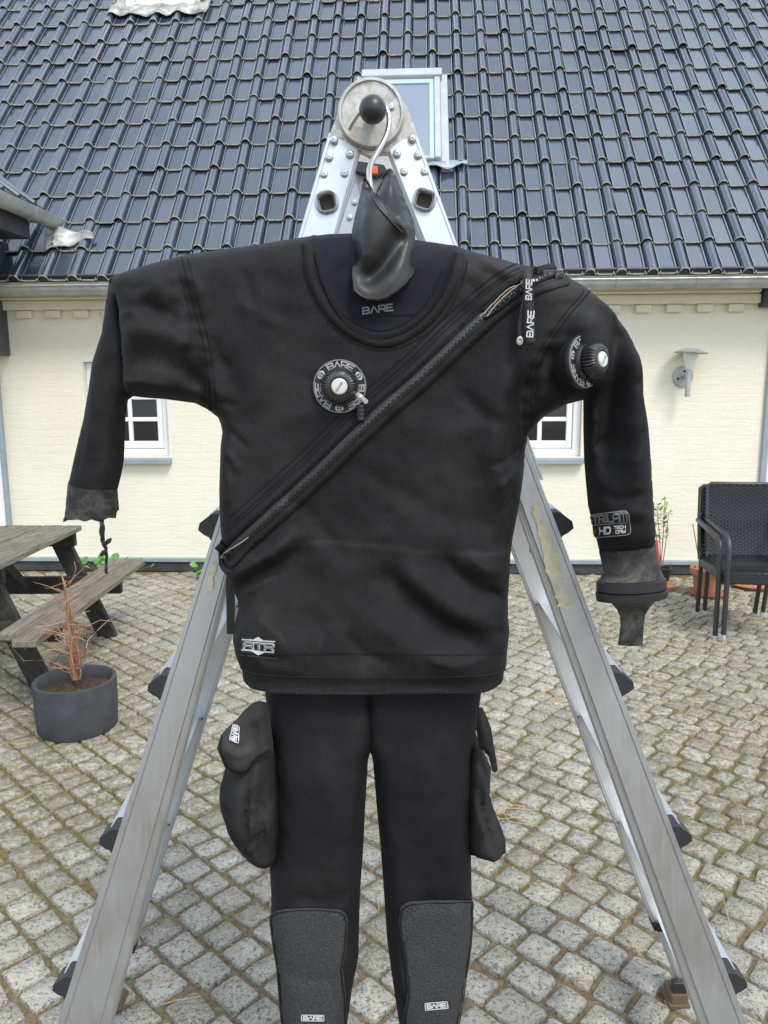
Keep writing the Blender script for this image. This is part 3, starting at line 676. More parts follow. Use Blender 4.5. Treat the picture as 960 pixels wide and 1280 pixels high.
pL = plate(PLL, PLR, (165, 188), 1); pR = plate(PRL, PRR, (188, 163), -1)
def dome(px, py, Y, rpx, par, nm='rivet', hole=True):
    c = onY(px, py, Y); s = (c-CO).length/F_PX; r_ = rpx*s
    mb = MB(); mb.lathe([(0, 0), (r_, 0), (r_*.98, r_*.25), (r_*.7, r_*.55), (r_*.32, r_*.66), (r_*.26, r_*.45), (0, r_*.40)], c, (0, -1, 0), 16)
    return mb.build(nm, M_ALU2, par, smooth=True, sharp=50)
YP = near_Y(200)+.004
for (x, y) in ((230, 462), (205, 548), (310, 533), (180, 633), (282, 630)): dome(360+x/4, 60+y/4, YP, 4.8, pL)
for (x, y) in ((622, 455), (545, 530), (650, 537), (580, 622), (682, 620)): dome(360+x/4, 60+y/4, YP, 4.8, pR)
def lock_hole(px, py, rot, par):
    c = onY(px, py, near_Y(py)+.003); s = (c-CO).length/F_PX; ro, ri = 14*s, 9.0*s; n = 32; mb = MB()
    fr = lambda k, r_, p: (lambda t: Vector((r_*math.copysign(abs(math.cos(t))**p, math.cos(t)), 0, r_*math.copysign(abs(math.sin(t))**p, math.sin(t)))))(2*math.pi*k/n)
    RT = Matrix.Rotation(R(rot), 3, 'Y'); loops = []
    for r_, p, d in ((ro, .85, .001), (ro*.94, .85, -.005), (ri*1.25, .62, -.007), (ri, .5, -.003), (ri*.97, .5, .006)):
        loops.append([c + RT @ fr(k, r_, p) + Vector((0, d, 0)) for k in range(n)])
    vs_ = [p for l in loops for p in l]
    mb.add(vs_, [(i*n+j, i*n+(j+1) % n, (i+1)*n+(j+1) % n, (i+1)*n+j) for i in range(4) for j in range(n)])
    o = mb.build('hole_rim', M_ALU2, par, smooth=True, sharp=50)
    cut = MB(); l = [p-Vector((0, p.y-c.y, 0)) for p in loops[4]]; cut.prism([p+Vector((0, -.02, 0)) for p in l], (0, .038, 0)); co = cut.build('cutter', M_HOLE)
    md = par.modifiers.new('hole', 'BOOLEAN'); md.operation = 'DIFFERENCE'; md.object = co; md.solver = 'EXACT'; co.location = par.matrix_world.translation*0
    bpy.context.view_layer.update(); ev = par.evaluated_get(bpy.context.evaluated_depsgraph_get()); nm_ = bpy.data.meshes.new_from_object(ev); par.modifiers.clear(); par.data = nm_; bpy.data.objects.remove(co)
    m2 = MB(); m2.add([p+Vector((0, .0165, 0)) for p in l], [tuple(range(n))]); m2.build('locking_hole', M_HOLE, par)
lock_hole(408.5, 252.5, -12, pL); lock_hole(530.5, 249.5, 18, pR)
# hinge casting, disc, knob
hinge = link('hinge', None, ladder)
HC = onY(464, 143, NT); hs = (HC-CO).length/F_PX*1.0
out = [(411,172),(415,160),(420,148),(425,134),(432,121),(441,112),(452,106),(466,104),(480,106),(491,112),(500,121),(508,133),(514,146),(519,160),(521,170),(503,182),(486,190),(474,190),(466,196),(455,190),(446,186),(428,178)]
mb = MB(); mb.prism([onY(x, y, NT+.002) for x, y in out], (0, .024, 0)); mb.build('hinge_plate', M_CAST, hinge)
mb = MB(); r1 = 37*hs
mb.lathe([(0, -.001), (r1, -.001), (r1, .007), (r1*.95, .010), (r1*.90, .010), (r1*.87, .006), (r1*.2, .006), (0, .006)], HC, (0, -1, 0), 48); mb.build('hinge_disc', M_CAST, hinge, smooth=True, sharp=35)
kc = onY(466, 137, NT-.075)
mb = MB(); kr = 15.2*hs*.95; pr = []
for k in range(15):
    t = math.pi*k/14; pr.append((kr*math.sin(t)*1.0, -math.cos(t)*kr*1.05))
mb.lathe(pr, kc, (kc-HC).normalized(), 28); mb.build('knob', M_KNOB, hinge, smooth=True, sharp=80)
mb = MB(); mb.tube([HC, kc], .009, 12); mb.build('knob_shaft', M_STEEL, hinge, smooth=True)
dome(488.5, 134, NT-.006, 4.2, hinge)
# far half: hinge plate, stiles, rivets
FLR = lin(270, 860, 166.5, 1191); FLL = lambda p: FLR(p)-36-(p-860)*.006
FRL = lin(641, 692, 818, 1161); FRR = lambda p: FRL(p)+36+(p-860)*.006
farh = link('hinge', None, ladder)
mb = MB(); mb.prism([onY(x, y, FT) for x, y in ((446,186),(489,186),(496,205),(492,230),(470,250),(450,242),(441,214))], (0, .02, 0)); mb.build('hinge_plate', M_CAST, farh)
mb = MB(); mb.prism([onY(x, y, FT-.03) for x, y in ((446,201),(452,202),(480,206),(484,213),(470,220),(444,213))], (0, .028, 0)); mb.build('lock_lever', M_CAP, farh)
mb = MB(); c = onY(468, 213, FT-.04); mb.cbox(c-Vector((.007, .004, .008)), c+Vector((.007, .006, .008)), .002); mb.build('release_button', M_ORANGE, farh)
stile('outer_stile', FLL, FLR, 500, 1191, far_Y, side=1, groove=False, thick=.024); stile('outer_stile', FRL, FRR, 470, 1161, far_Y, side=-1, groove=False, thick=.024)
i1 = stile('inner_stile', lambda p: FLL(p)+4, lambda p: FLR(p)-2, 215, 502, far_Y, groove=False, thick=.02, mt=M_ALU2); i2 = stile('inner_stile', lambda p: FRL(p)+2, lambda p: FRR(p)-4, 215, 472, far_Y, side=-1, groove=False, thick=.02, mt=M_ALU2)
for (x, y) in ((443, 253), (437, 272)): dome(x, y, far_Y(y), 3.8, i1)
stile('leg_tube', lambda p: FLL(p)+3, lambda p: FLR(p)-3, 1193, 1262, far_Y, groove=False, thick=.02, off=.003, mt=M_ALU2); stile('leg_tube', lambda p: FRL(p)+3, lambda p: FRR(p)-3, 1163, 1240, far_Y, side=-1, groove=False, thick=.02, off=.003, mt=M_ALU2)
stile('rubber_band', lambda p: FLL(p)-1, lambda p: FLR(p)+1, 1184, 1193, far_Y, groove=False, thick=.03, off=-.003, mt=M_RUB); stile('rubber_band', lambda p: FRL(p)-1, lambda p: FRR(p)+1, 1155, 1165, far_Y, side=-1, groove=False, thick=.03, off=-.003, mt=M_RUB)
for (x0, x1, y0) in ((120, 151, 1246), (838, 861, 1224)):
    a = onY(x0, y0, 1.765); b = onY(x1, y0, 1.765); mb = MB(); mb.cbox((a.x, 1.755, .004), (b.x, 1.81, max(.022, a.z-.036)), .005); mb.cbox((a.x-.004, 1.75, -.004), (b.x+.004, 1.815, .010), .003); mb.build('foot', M_FOOT, ladder)
    m2 = MB(); m2.cbox((a.x+.006, 1.757, a.z-.036), (b.x-.006, 1.775, a.z-.006), .001); m2.build('foot_plate', M_RUB, ladder)
for (Lf, Rf) in ((NLL, NLR), (NRL, NRR)):
    a = onY(Lf(Y_GN), Y_GN, NBm); b = onY(Rf(Y_GN), Y_GN, NBm); mb = MB(); mb.cbox((a.x-.006, NBm-.008, -.002), (b.x+.006, NBm+.04, .05), .005); mb.build('foot', M_FOOT, ladder)
# rungs
def x_at_z(fn, Yf, z):
    lo, hi = 300.0, 1540.0
    for _ in range(40):
        mid = (lo+hi)/2
        if onY(fn(mid), mid, Yf(mid)).z > z: lo = mid
        else: hi = mid
    p = onY(fn(lo), lo, Yf(lo)); return p
for z in (.245, .528, .812, 1.095, 1.378):
    for sd_ in (-1, 1):
        Lo, Li = (NLL, NLR) if sd_ < 0 else (NRR, NRL); Fo, Fi = (FLL, FLR) if sd_ < 0 else (FRR, FRL)
        no, ni = x_at_z(Lo, near_Y, z), x_at_z(Li, near_Y, z); fo, fi = x_at_z(Fo, far_Y, z), x_at_z(Fi, far_Y, z)
        ex = .020
        pts0 = [Vector((ni.x+sd_*.016, ni.y+.022, z)), Vector((no.x+sd_*ex, no.y+.022, z)), Vector((no.x+sd_*ex, no.y+.022, z-.02)), Vector((ni.x+sd_*.024, ni.y+.022, z-.02))]
        pts1 = [Vector((fi.x+sd_*.018, fi.y+.002, z)), Vector((fo.x+sd_*ex, fo.y+.002, z)), Vector((fo.x+sd_*ex, fo.y+.002, z-.02)), Vector((fi.x+sd_*.026, fi.y+.002, z-.02))]
        mb = MB(); mb.add(pts0+pts1, [(0,1,2,3),(7,6,5,4),(0,4,5,1),(1,5,6,2),(2,6,7,3),(3,7,4,0)]); rg = mb.build('rung', M_ALU2, ladder)
        cap = [(-.03, .003), (.014, .003), (.035, -.013), (.038, -.025), (.029, -.033), (.020, -.038), (.014, -.047), (.011, -.060), (.009, -.074), (-.03, -.074)]
        mb = MB(); P0 = Vector((no.x, no.y+.008, z))
        mb.prism([P0+Vector((sd_*a, 0, b)) for a, b in cap], (0, .040, 0)); mb.build('rung_cap', M_CAP, rg)
        mb = MB(); mb.lathe([(0, 0), (.0024, 0), (.0018, .0012), (0, .0015)], Vector((fi.x+sd_*.012, fi.y-.002, z-.006)), (0, -1, 0), 8); mb.build('rivet', M_DARK, rg, smooth=True)
# sticker residue on the two near stiles
def residue(pts, nm='sticker_residue', jag=1.6):
    rr = random.Random(3); poly = []
    for i in range(len(pts)):
        p, q = pts[i], pts[(i+1) % len(pts)]; n_ = max(2, int(math.dist(p, q)/3))
        for k in range(n_): poly.append((p[0]+(q[0]-p[0])*k/n_+rr.gauss(0, jag), p[1]+(q[1]-p[1])*k/n_+rr.gauss(0, jag)))
    P2 = [Vector(p) for p in poly]; r_ = delaunay_2d_cdt(P2, [(i, (i+1) % len(P2)) for i in range(len(P2))], [], 1, 1e-5)
    mb = MB(); top_ = [onY(v.x, v.y, near_Y(v.y)-.0012) for v in r_[0]]; mb.add(top_, [tuple(f) for f in r_[2]])
    return mb.build(nm, M_GLUE, ladder)
residue([(664,632),(674,628),(680,652),(688,676),(694,690),(700,712),(707,735),(713,752),(716,758),(708,763),(698,758),(692,735),(683,712),(678,690),(673,668),(668,648)])
residue([(265,700),(271,704),(268,722),(266,740),(258,742),(259,735),(262,720)], jag=1.0)

# ------------------------------------------------------------------ drysuit
SD = 1.21
suit = thing('drysuit', 'black diving drysuit with diagonal chest zip hung by its neck seal from the ladder', 'drysuit', (0, SD, 0))
def resample(poly, step, closed=True):
    o = []; n = len(poly)
    for i in range(n if closed else n-1):
        p, q = poly[i], poly[(i+1) % n]; k = max(1, int(round(math.dist(p, q)/step)))
        for j in range(k): o.append((p[0]+(q[0]-p[0])*j/k, p[1]+(q[1]-p[1])*j/k))
    if not closed: o.append(poly[-1])
    return o
def smooth_poly(poly, it=1):
    for _ in range(it):
        o = []
        for i in range(len(poly)):
            p, q = poly[i], poly[(i+1) % len(poly)]
            o += [(p[0]*.75+q[0]*.25, p[1]*.75+q[1]*.25), (p[0]*.25+q[0]*.75, p[1]*.25+q[1]*.75)]
        poly = o
    return poly
def seg_dist(P, A, B):
    """distance of points P(n,2) to segments; returns (n,m) and param t."""
    d = B-A; L2 = np.maximum((d**2).sum(1), 1e-9); t = ((P[:, None, :]-A[None])*d[None]).sum(2)/L2[None]; t = np.clip(t, 0, 1)
    C = A[None]+t[..., None]*d[None]; return np.sqrt(((P[:, None, :]-C)**2).sum(2)), t
def pdist(P, pl, closed=False):
    a = np.array(pl, float); b = np.roll(a, -1, 0)
    if not closed: a, b = a[:-1], b[:-1]
    D, t = seg_dist(P, a, b); k = D.argmin(1); s = (k + t[np.arange(len(P)), k])/len(a); return D.min(1), s
def inside(P, poly):
    poly = np.array(poly, float); x, y = P[:, 0], P[:, 1]; r_ = np.zeros(len(P), bool); j = len(poly)-1
    for i in range(len(poly)):
        xi, yi = poly[i]; xj, yj = poly[j]; c = ((yi > y) != (yj > y)) & (x < (xj-xi)*(y-yi)/(yj-yi+1e-12)+xi); r_ ^= c; j = i
    return r_
def noise_px(P, sc, seed=0): return np.array([mnoise.noise(Vector((p[0]/sc, p[1]/sc, seed))) for p in P])
ALL_DUST = [((235, 440), 55, .30), ((200, 460), 40, .18), ((600, 345), 26, .7), ((700, 375), 40, .35), ((640, 340), 18, .5), ((330, 770), 40, .18), ((400, 800), 40, .16), ((455, 820), 12, .5), ((520, 470), 70, .10),
            ((560, 420), 22, .35), ((450, 890), 14, .35), ((400, 1090), 35, .18), ((300, 930), 35, .35), ((320, 1000), 25, .35), ((360, 470), 60, .14), ((305, 600), 40, .18), ((300, 360), 45, .22), ((520, 330), 30, .2), ((690, 352), 22, .5), ((760, 400), 30, .2), ((350, 540), 50, .16), ((480, 760), 60, .14), ((560, 620), 60, .10), ((295, 910), 24, .5), ((312, 940), 18, .5), ((330, 1000), 18, .4), ((420, 940), 40, .14), ((540, 930), 40, .12), ((400, 1180), 40, .2), ((540, 1180), 40, .16)]
DUST_LINES = [([(372, 670), (410, 667), (470, 672), (540, 680), (630, 683)], 3.0, .42), ([(335, 758), (352, 772), (365, 790)], 2.5, .45), ([(400, 772), (405, 790), (390, 805)], 2.5, .25)]
def dust_of(P):
    d = np.zeros(len(P))
    for (c, r_, a) in ALL_DUST: d += a*np.exp(-((P-np.array(c))**2).sum(1)/r_**2)
    for (pl, r_, a) in DUST_LINES: d += a*np.exp(-(pdist(P, pl)[0]/r_)**2)
    return np.clip(d, 0, 1)
FAMP = 1.35
def inflate(poly, D, Tf, Tb, Rpx, step=5, seams=(), folds=(), open_fn=None, lump=.0032, lump_sc=60, seed=1, sm=6, edge_off=None):
    bd = resample(poly, step); PB = np.array(bd)
    xs_ = np.arange(PB[:, 0].min(), PB[:, 0].max(), step); ys_ = np.arange(PB[:, 1].min(), PB[:, 1].max(), step*.87)
    G = np.array([(x+(step/2 if j % 2 else 0)+.3*math.sin(j*7+x), y) for j, y in enumerate(ys_) for x in xs_])
    sp = []; se = []; base = len(bd)
    for sm_ in seams:
        q = resample(sm_, step, False); st_ = base+len(sp); sp += q; se += [(st_+i, st_+i+1) for i in range(len(q)-1)]
    G = G[inside(G, bd)]; G = G[pdist(G, bd, True)[0] > step*.6]
    if sp:
        dd = ((G[:, None, :]-np.array(sp)[None])**2).sum(2).min(1); G = G[dd > (step*.6)**2]
    pts = [Vector(p) for p in bd+sp] + [Vector(g) for g in G]
    vo, eo, fo, _, _, _ = delaunay_2d_cdt(pts, [(i, (i+1) % len(bd)) for i in range(len(bd))]+se, [], 1, 1e-4)
    P = np.array([(v.x, v.y) for v in vo]); F = [tuple(f) for f in fo]
    # rounded edge height from the distance to the closed part of the outline
    A = np.array(poly, float); B = np.roll(A, -1, 0)
    if open_fn: keep = np.array([not open_fn(a, b) for a, b in zip(A, B)]); 
    else: keep = np.ones(len(A), bool)
    Dm, _ = seg_dist(P, A[keep], B[keep])
    if edge_off: Dm = Dm + np.array([edge_off((a+b)/2) for a, b in zip(A, B)])[None]
    d = Dm.min(1); q = np.clip(d/Rpx, 0, 1); h = np.sqrt(np.maximum(1-(1-q)**2, 0))
    bnd, _ = pdist(P, poly, True); isb = bnd < .3
    nb = [set() for _ in P]
    for f in F:
        for i in range(3): nb[f[i]].add(f[(i+1) % 3]); nb[f[(i+1) % 3]].add(f[i])
    nbl = [np.array(list(s)) for s in nb]
    hard = d < .3
    for _ in range(sm):
        h2 = h.copy()
        for i, s in enumerate(nbl):
            if not hard[i] and len(s): h2[i] = .5*h[i]+.5*h[s].mean()
        h = h2
    edge = np.clip(d/14, 0, 1)
    fo_ = lump*noise_px(P, lump_sc, seed) + lump*.6*noise_px(P, lump_sc*.4, seed+5)
    for (pl, sg, am) in folds:
        dd, s = pdist(P, pl); tp = np.clip(np.minimum(s, 1-s)*4, 0, 1); tp = tp*tp*(3-2*tp) if len(pl) > 1 else 1
        fo_ += FAMP*am*np.exp(-(dd/sg)**2)*tp
    return dict(P=P, F=F, h=h, fold=fo_*edge, D=D, Tf=Tf, Tb=Tb, isb=isb, hard=hard, dust=dust_of(P))
def split(S, nm, mats, parent, sel=None, back=True, extra=0.0, label=None, thickrim=False):
    P, F = S['P'], S['F']; fs = F if sel is None else [f for f in F if sel(P[list(f)].mean(0))]
    use = sorted({i for f in fs for i in f}); mp_ = {}; v = []; dust = []
    for i in use:
        p = onY(P[i, 0], P[i, 1], S['D']); p.y -= S['Tf']*S['h'][i]+S['fold'][i]+extra*(0 if S['hard'][i] else 1); mp_[('f', i)] = len(v); v.append(p); dust.append(S['dust'][i])
        if back:
            if S['hard'][i]: mp_[('b', i)] = mp_[('f', i)]
            else:
                p = onY(P[i, 0], P[i, 1], S['D']); p.y += S['Tb']*S['h'][i]; mp_[('b', i)] = len(v); v.append(p); dust.append(0)
    faces = [tuple(mp_[('f', i)] for i in f) for f in fs]
    # orient towards the camera
    a, b, c = (v[i] for i in faces[0]); flip = (b-a).cross(c-a).y > 0
    if flip: faces = [f[::-1] for f in faces]
    if back:
        bf = [tuple(mp_[('b', i)] for i in f) for f in fs]; faces += bf if flip else [f[::-1] for f in bf]
        ec = {}
        for f in fs:
            for k in range(3):
                e = (f[k], f[(k+1) % 3]); ec[tuple(sorted(e))] = ec.get(tuple(sorted(e)), []) + [e]
        for k, l in ec.items():
            if len(l) == 1:
                i, j = l[0]
                if S['isb'][i] and S['isb'][j] and not (S['hard'][i] and S['hard'][j]):
                    q = [mp_[('f', i)], mp_[('b', i)], mp_[('b', j)], mp_[('f', j)]]; q2 = []
                    for t in q:
                        if t not in q2: q2.append(t)
                    if len(q2) > 2: faces.append(tuple(q2))
    org = ORG[parent.name]; me = bpy.data.meshes.new(nm); me.from_pydata([p-org for p in v], [], faces)
    for m_ in (mats if isinstance(mats, (list, tuple)) else [mats]): me.materials.append(m_)
    at = me.attributes.new('dust', 'FLOAT', 'POINT'); at.data.foreach_set('value', np.array(dust, dtype=np.float32))
    me.polygons.foreach_set('use_smooth', [True]*len(faces)); me.set_sharp_from_angle(angle=R(75)); me.update()
    BV.append(BVHTree.FromPolygons([tuple(p) for p in v], faces)); return link(nm, me, parent, label=label)
BV = []
def hit(px, py, bv=None):
    d = ray(px, py).normalized(); best = None
    for b in (bv or BV):
        loc, nr, _, ds = b.ray_cast(CO, d)
        if loc is not None and (best is None or ds < best[2]): best = (loc, nr if nr.dot(d) < 0 else -nr, ds)
    return best
def lay(pts2, faces, nm, mt, parent, off=.0015, thick=0, bv=None, kind=None, label=None, dust=False):
    """flat print / patches / tape laid on to the cloth that lies under the given photo points."""
    v = []; last = None
    for (x, y) in pts2:
        h_ = hit(x, y, bv)
        if h_ is None:
            p = onY(x, y, last.y if last else SD-.03); n_ = Vector((0, -1, 0))
        else: p, n_ = h_[0], h_[1]
        last = p; v.append(p+n_*off)
    faces = [tuple(f) for f in faces]
    fx = []
    for f in faces:
        a, b, c = v[f[0]], v[f[1]], v[f[2]]; nn = (b-a).cross(c-a); fx.append(f if nn.dot(CO-a) > 0 else f[::-1])
    if not fx: return None
    org = ORG[parent.name]; me = bpy.data.meshes.new(nm); me.from_pydata([p-org for p in v], [], fx); me.materials.append(mt)
    if dust: at = me.attributes.new('dust', 'FLOAT', 'POINT'); at.data.foreach_set('value', dust_of(np.array(pts2, float)).astype(np.float32))
    me.polygons.foreach_set('use_smooth', [True]*len(fx)); me.update()
    o = link(nm, me, parent, kind, label)
    if thick: md_ = o.modifiers.new('thickness', 'SOLIDIFY'); md_.thickness = thick; md_.offset = 1 if False else -1
    return o
def patch(poly, nm, mt, parent, off=.003, thick=.0, step=5, bv=None, label=None):
    bd = resample(poly, step); PB = np.array(bd); xs_ = np.arange(PB[:, 0].min(), PB[:, 0].max(), step); ys_ = np.arange(PB[:, 1].min(), PB[:, 1].max(), step)
    G = np.array([(x, y) for y in ys_ for x in xs_]); pts = [Vector(p) for p in bd]
    if len(G):
        G = G[inside(G, bd)]
        if len(G): G = G[pdist(G, bd, True)[0] > step*.5]; pts += [Vector(g) for g in G]
    r_ = delaunay_2d_cdt(pts, [(i, (i+1) % len(bd)) for i in range(len(bd))], [], 1, 1e-4)
    return lay([(v.x, v.y) for v in r_[0]], r_[2], nm, mt, parent, off, thick, bv, label=label, dust=True)
def ribbon2(pl, wpx, step=4, closed=False):
    q = resample(pl, step, closed); n = len(q); pts = []; A = np.array(q)
    for i in range(n):
        a = A[(i-1) % n] if closed or i > 0 else A[i]; b = A[(i+1) % n] if closed or i < n-1 else A[i]; t = b-a; L = np.hypot(*t) or 1; nrm = np.array((-t[1], t[0]))/L
        ww = wpx(i/(n-1 or 1)) if callable(wpx) else wpx
        pts += [tuple(A[i]+nrm*ww/2), tuple(A[i]-nrm*ww/2)]
    m_ = n if closed else n-1
    return pts, [(2*i, 2*i+1, 2*((i+1) % n)+1, 2*((i+1) % n)) for i in range(m_)]
def tape(pl, wpx, nm, mt, parent, off=.002, thick=0, step=5, bv=None, closed=False):
    p, f = ribbon2(pl, wpx, step, closed); return lay(p, f, nm, mt, parent, off, thick, bv, dust=True)
def arcpts(pl, it=2):                              # smooth an open polyline
    for _ in range(it):
        o = [pl[0]]
        for i in range(len(pl)-1):
            p, q = pl[i], pl[i+1]; o += [(p[0]*.75+q[0]*.25, p[1]*.75+q[1]*.25), (p[0]*.25+q[0]*.75, p[1]*.25+q[1]*.75)]
        o.append(pl[-1]); pl = o
    return pl

# stroke letters, unit height, y down
GL = {'B': (1.25, [[(0,0),(1.0,0),(1.2,.18),(1.2,.38),(1.05,.5),(.25,.5)], [(1.05,.5),(1.25,.62),(1.25,.84),(1.05,1),(0,1),(0,.28)]]),
      'A': (1.25, [[(0,1),(.62,0),(1.25,1)]]), 'R': (1.2, [[(0,1),(0,0),(1.0,0),(1.2,.18),(1.2,.40),(1.0,.56),(.25,.56)], [(.7,.56),(1.2,1)]]),
      'E': (1.05, [[(1.1,0),(0,0),(0,1),(1.1,1)], [(0,.5),(.95,.5)]]), 'T': (1.2, [[(0,0),(1.2,0)], [(.6,0),(.6,1)]]), 'I': (.18, [[(.09,0),(.09,1)]]),
      'L': (.95, [[(0,0),(0,1),(.95,1)]]), 'M': (1.5, [[(0,1),(0,.0),(1.5,0),(1.5,1)], [(.75,0),(.75,1)]]), 'H': (1.2, [[(0,0),(0,1)], [(1.2,0),(1.2,1)], [(0,.5),(1.2,.5)]]),
      'D': (1.2, [[(0,.3),(0,1),(.95,1),(1.2,.75),(1.2,.25),(.95,0),(0,0)]]), 'C': (1.1, [[(1.1,0),(0,0),(0,1),(1.1,1)]]), 'Y': (1.2, [[(0,0),(0,.5),(1.2,.5)], [(1.2,0),(1.2,.75),(1.0,1),(.1,1)]]),
      'a': (1.2, [[(0,1),(0,.2),(.2,0),(1.2,0),(1.2,1)], [(0,.58),(1.2,.58)]])}
def text2(txt, hgt, stroke, gap=.28, wide=1.0, slant=0.0):
    """quads of a word with its left top at 0,0 in px: list of (points, faces), total width"""
    x = 0; polys = []
    for ch in txt:
        if ch == ' ': x += .7*hgt; continue
        gw, pls = GL[ch]
        for pl in pls:
            q = [((x + a*hgt*wide + slant*(1-b)*hgt), b*hgt) for a, b in pl]; A = np.array(resample(q, max(.8, hgt/5), False)); n = len(A)
            # mitred ribbon
            pts = []
            for i in range(n):
                d1 = A[i]-A[i-1] if i else A[1]-A[0]; d2 = A[i+1]-A[i] if i < n-1 else d1
                d1 = d1/(np.hypot(*d1) or 1); d2 = d2/(np.hypot(*d2) or 1); n1 = np.array((-d1[1], d1[0])); n2 = np.array((-d2[1], d2[0])); mm = n1+n2; L = mm.dot(mm)
                mm = mm*2/max(L, .9) if L > 1e-6 else n1
                e = A[i]-d1*(stroke/2 if i == 0 else 0)+d2*(stroke/2 if i == n-1 else 0)
                pts += [tuple(e+mm*stroke/2), tuple(e-mm*stroke/2)]
            polys.append((pts, [(2*i, 2*i+1, 2*i+3, 2*i+2) for i in range(n-1)]))
        x += (gw*wide+gap)*hgt
    return polys, x-gap*hgt
def merge(polys, fn):
    P_, F_ = [], []
    for pts, fs in polys:
        b = len(P_); P_ += [fn(*p) for p in pts]; F_ += [tuple(i+b for i in f) for f in fs]
    return P_, F_
def word(txt, x, y, hgt, stroke, rot, parent, mt, nm='lettering', bv=None, width=None, off=.0022, slant=0, center=False, gap=.28, wide=1.0):
    polys, W = text2(txt, hgt, stroke, gap, wide, slant); k = (width/W) if width else 1; c, s = math.cos(R(rot)), math.sin(R(rot))
    ox = -W*k/2 if center else 0; oy = -hgt/2 if center else 0
    P_, F_ = merge(polys, lambda a, b: (x + (a*k+ox)*c - (b+oy)*s, y + (a*k+ox)*s + (b+oy)*c))
    return lay(P_, F_, nm, mt, parent, off, 0, bv)

# --- upper body outline (torso, left upper arm, whole right sleeve)
BODY = [(229,319),(275,312),(320,306),(350,301),(375,297),(409,292),(439,291),(480,292),(519,299),(566,306),(585,313),(620,322),(652,331),(690,338),(705,343),(735,361),
        (756,379),(772,398),(784,414),(791,429),(798,450),(800,465),(801,492),(806,520),(809,539),(812,575),(815,617),(818,655),(819,686),
        (750,692),(743,664),(735,632),(732,600),(730,574),(729,535),(729,500),(706,506),(682,519),(668,533),(660,545),(656,565),(655,585),(652,612),(647,642),(641,671),(638,695),(637,718),(635,745),(635,772),(637,788),(634,814),(633,832),(630,838),(622,843),(602,846.5),
        (540,848),(470,849),(420,849),(379,848),(345,846.5),(319,844.5),(309,841),(303,837),(298,829),(294,818),(291,800),(292,784),(298,762),(297,750),(290,733),(282,718),(279,706),(279,690),(276,665),(274.5,640),(274,612),(275.6,559),(278,540),(276,530),(272.5,522),(260,512),(244,504),(207,499),(180,497),(157,494),
        (154,475),(154,447),(150,394),(144,362),(137,347),(155,340),(190,329)]
SEAM_L = arcpts([(229,319),(244,378),(260,440),(266,503),(264,514)]); SEAM_R = arcpts([(735,361),(694,410),(666,457),(658,507),(660,545)])
COLLAR = arcpts([(392,293),(394,329),(409,370),(431,404),(461,421),(484,422),(517,409),(547,377),(564,336),(570,306)])
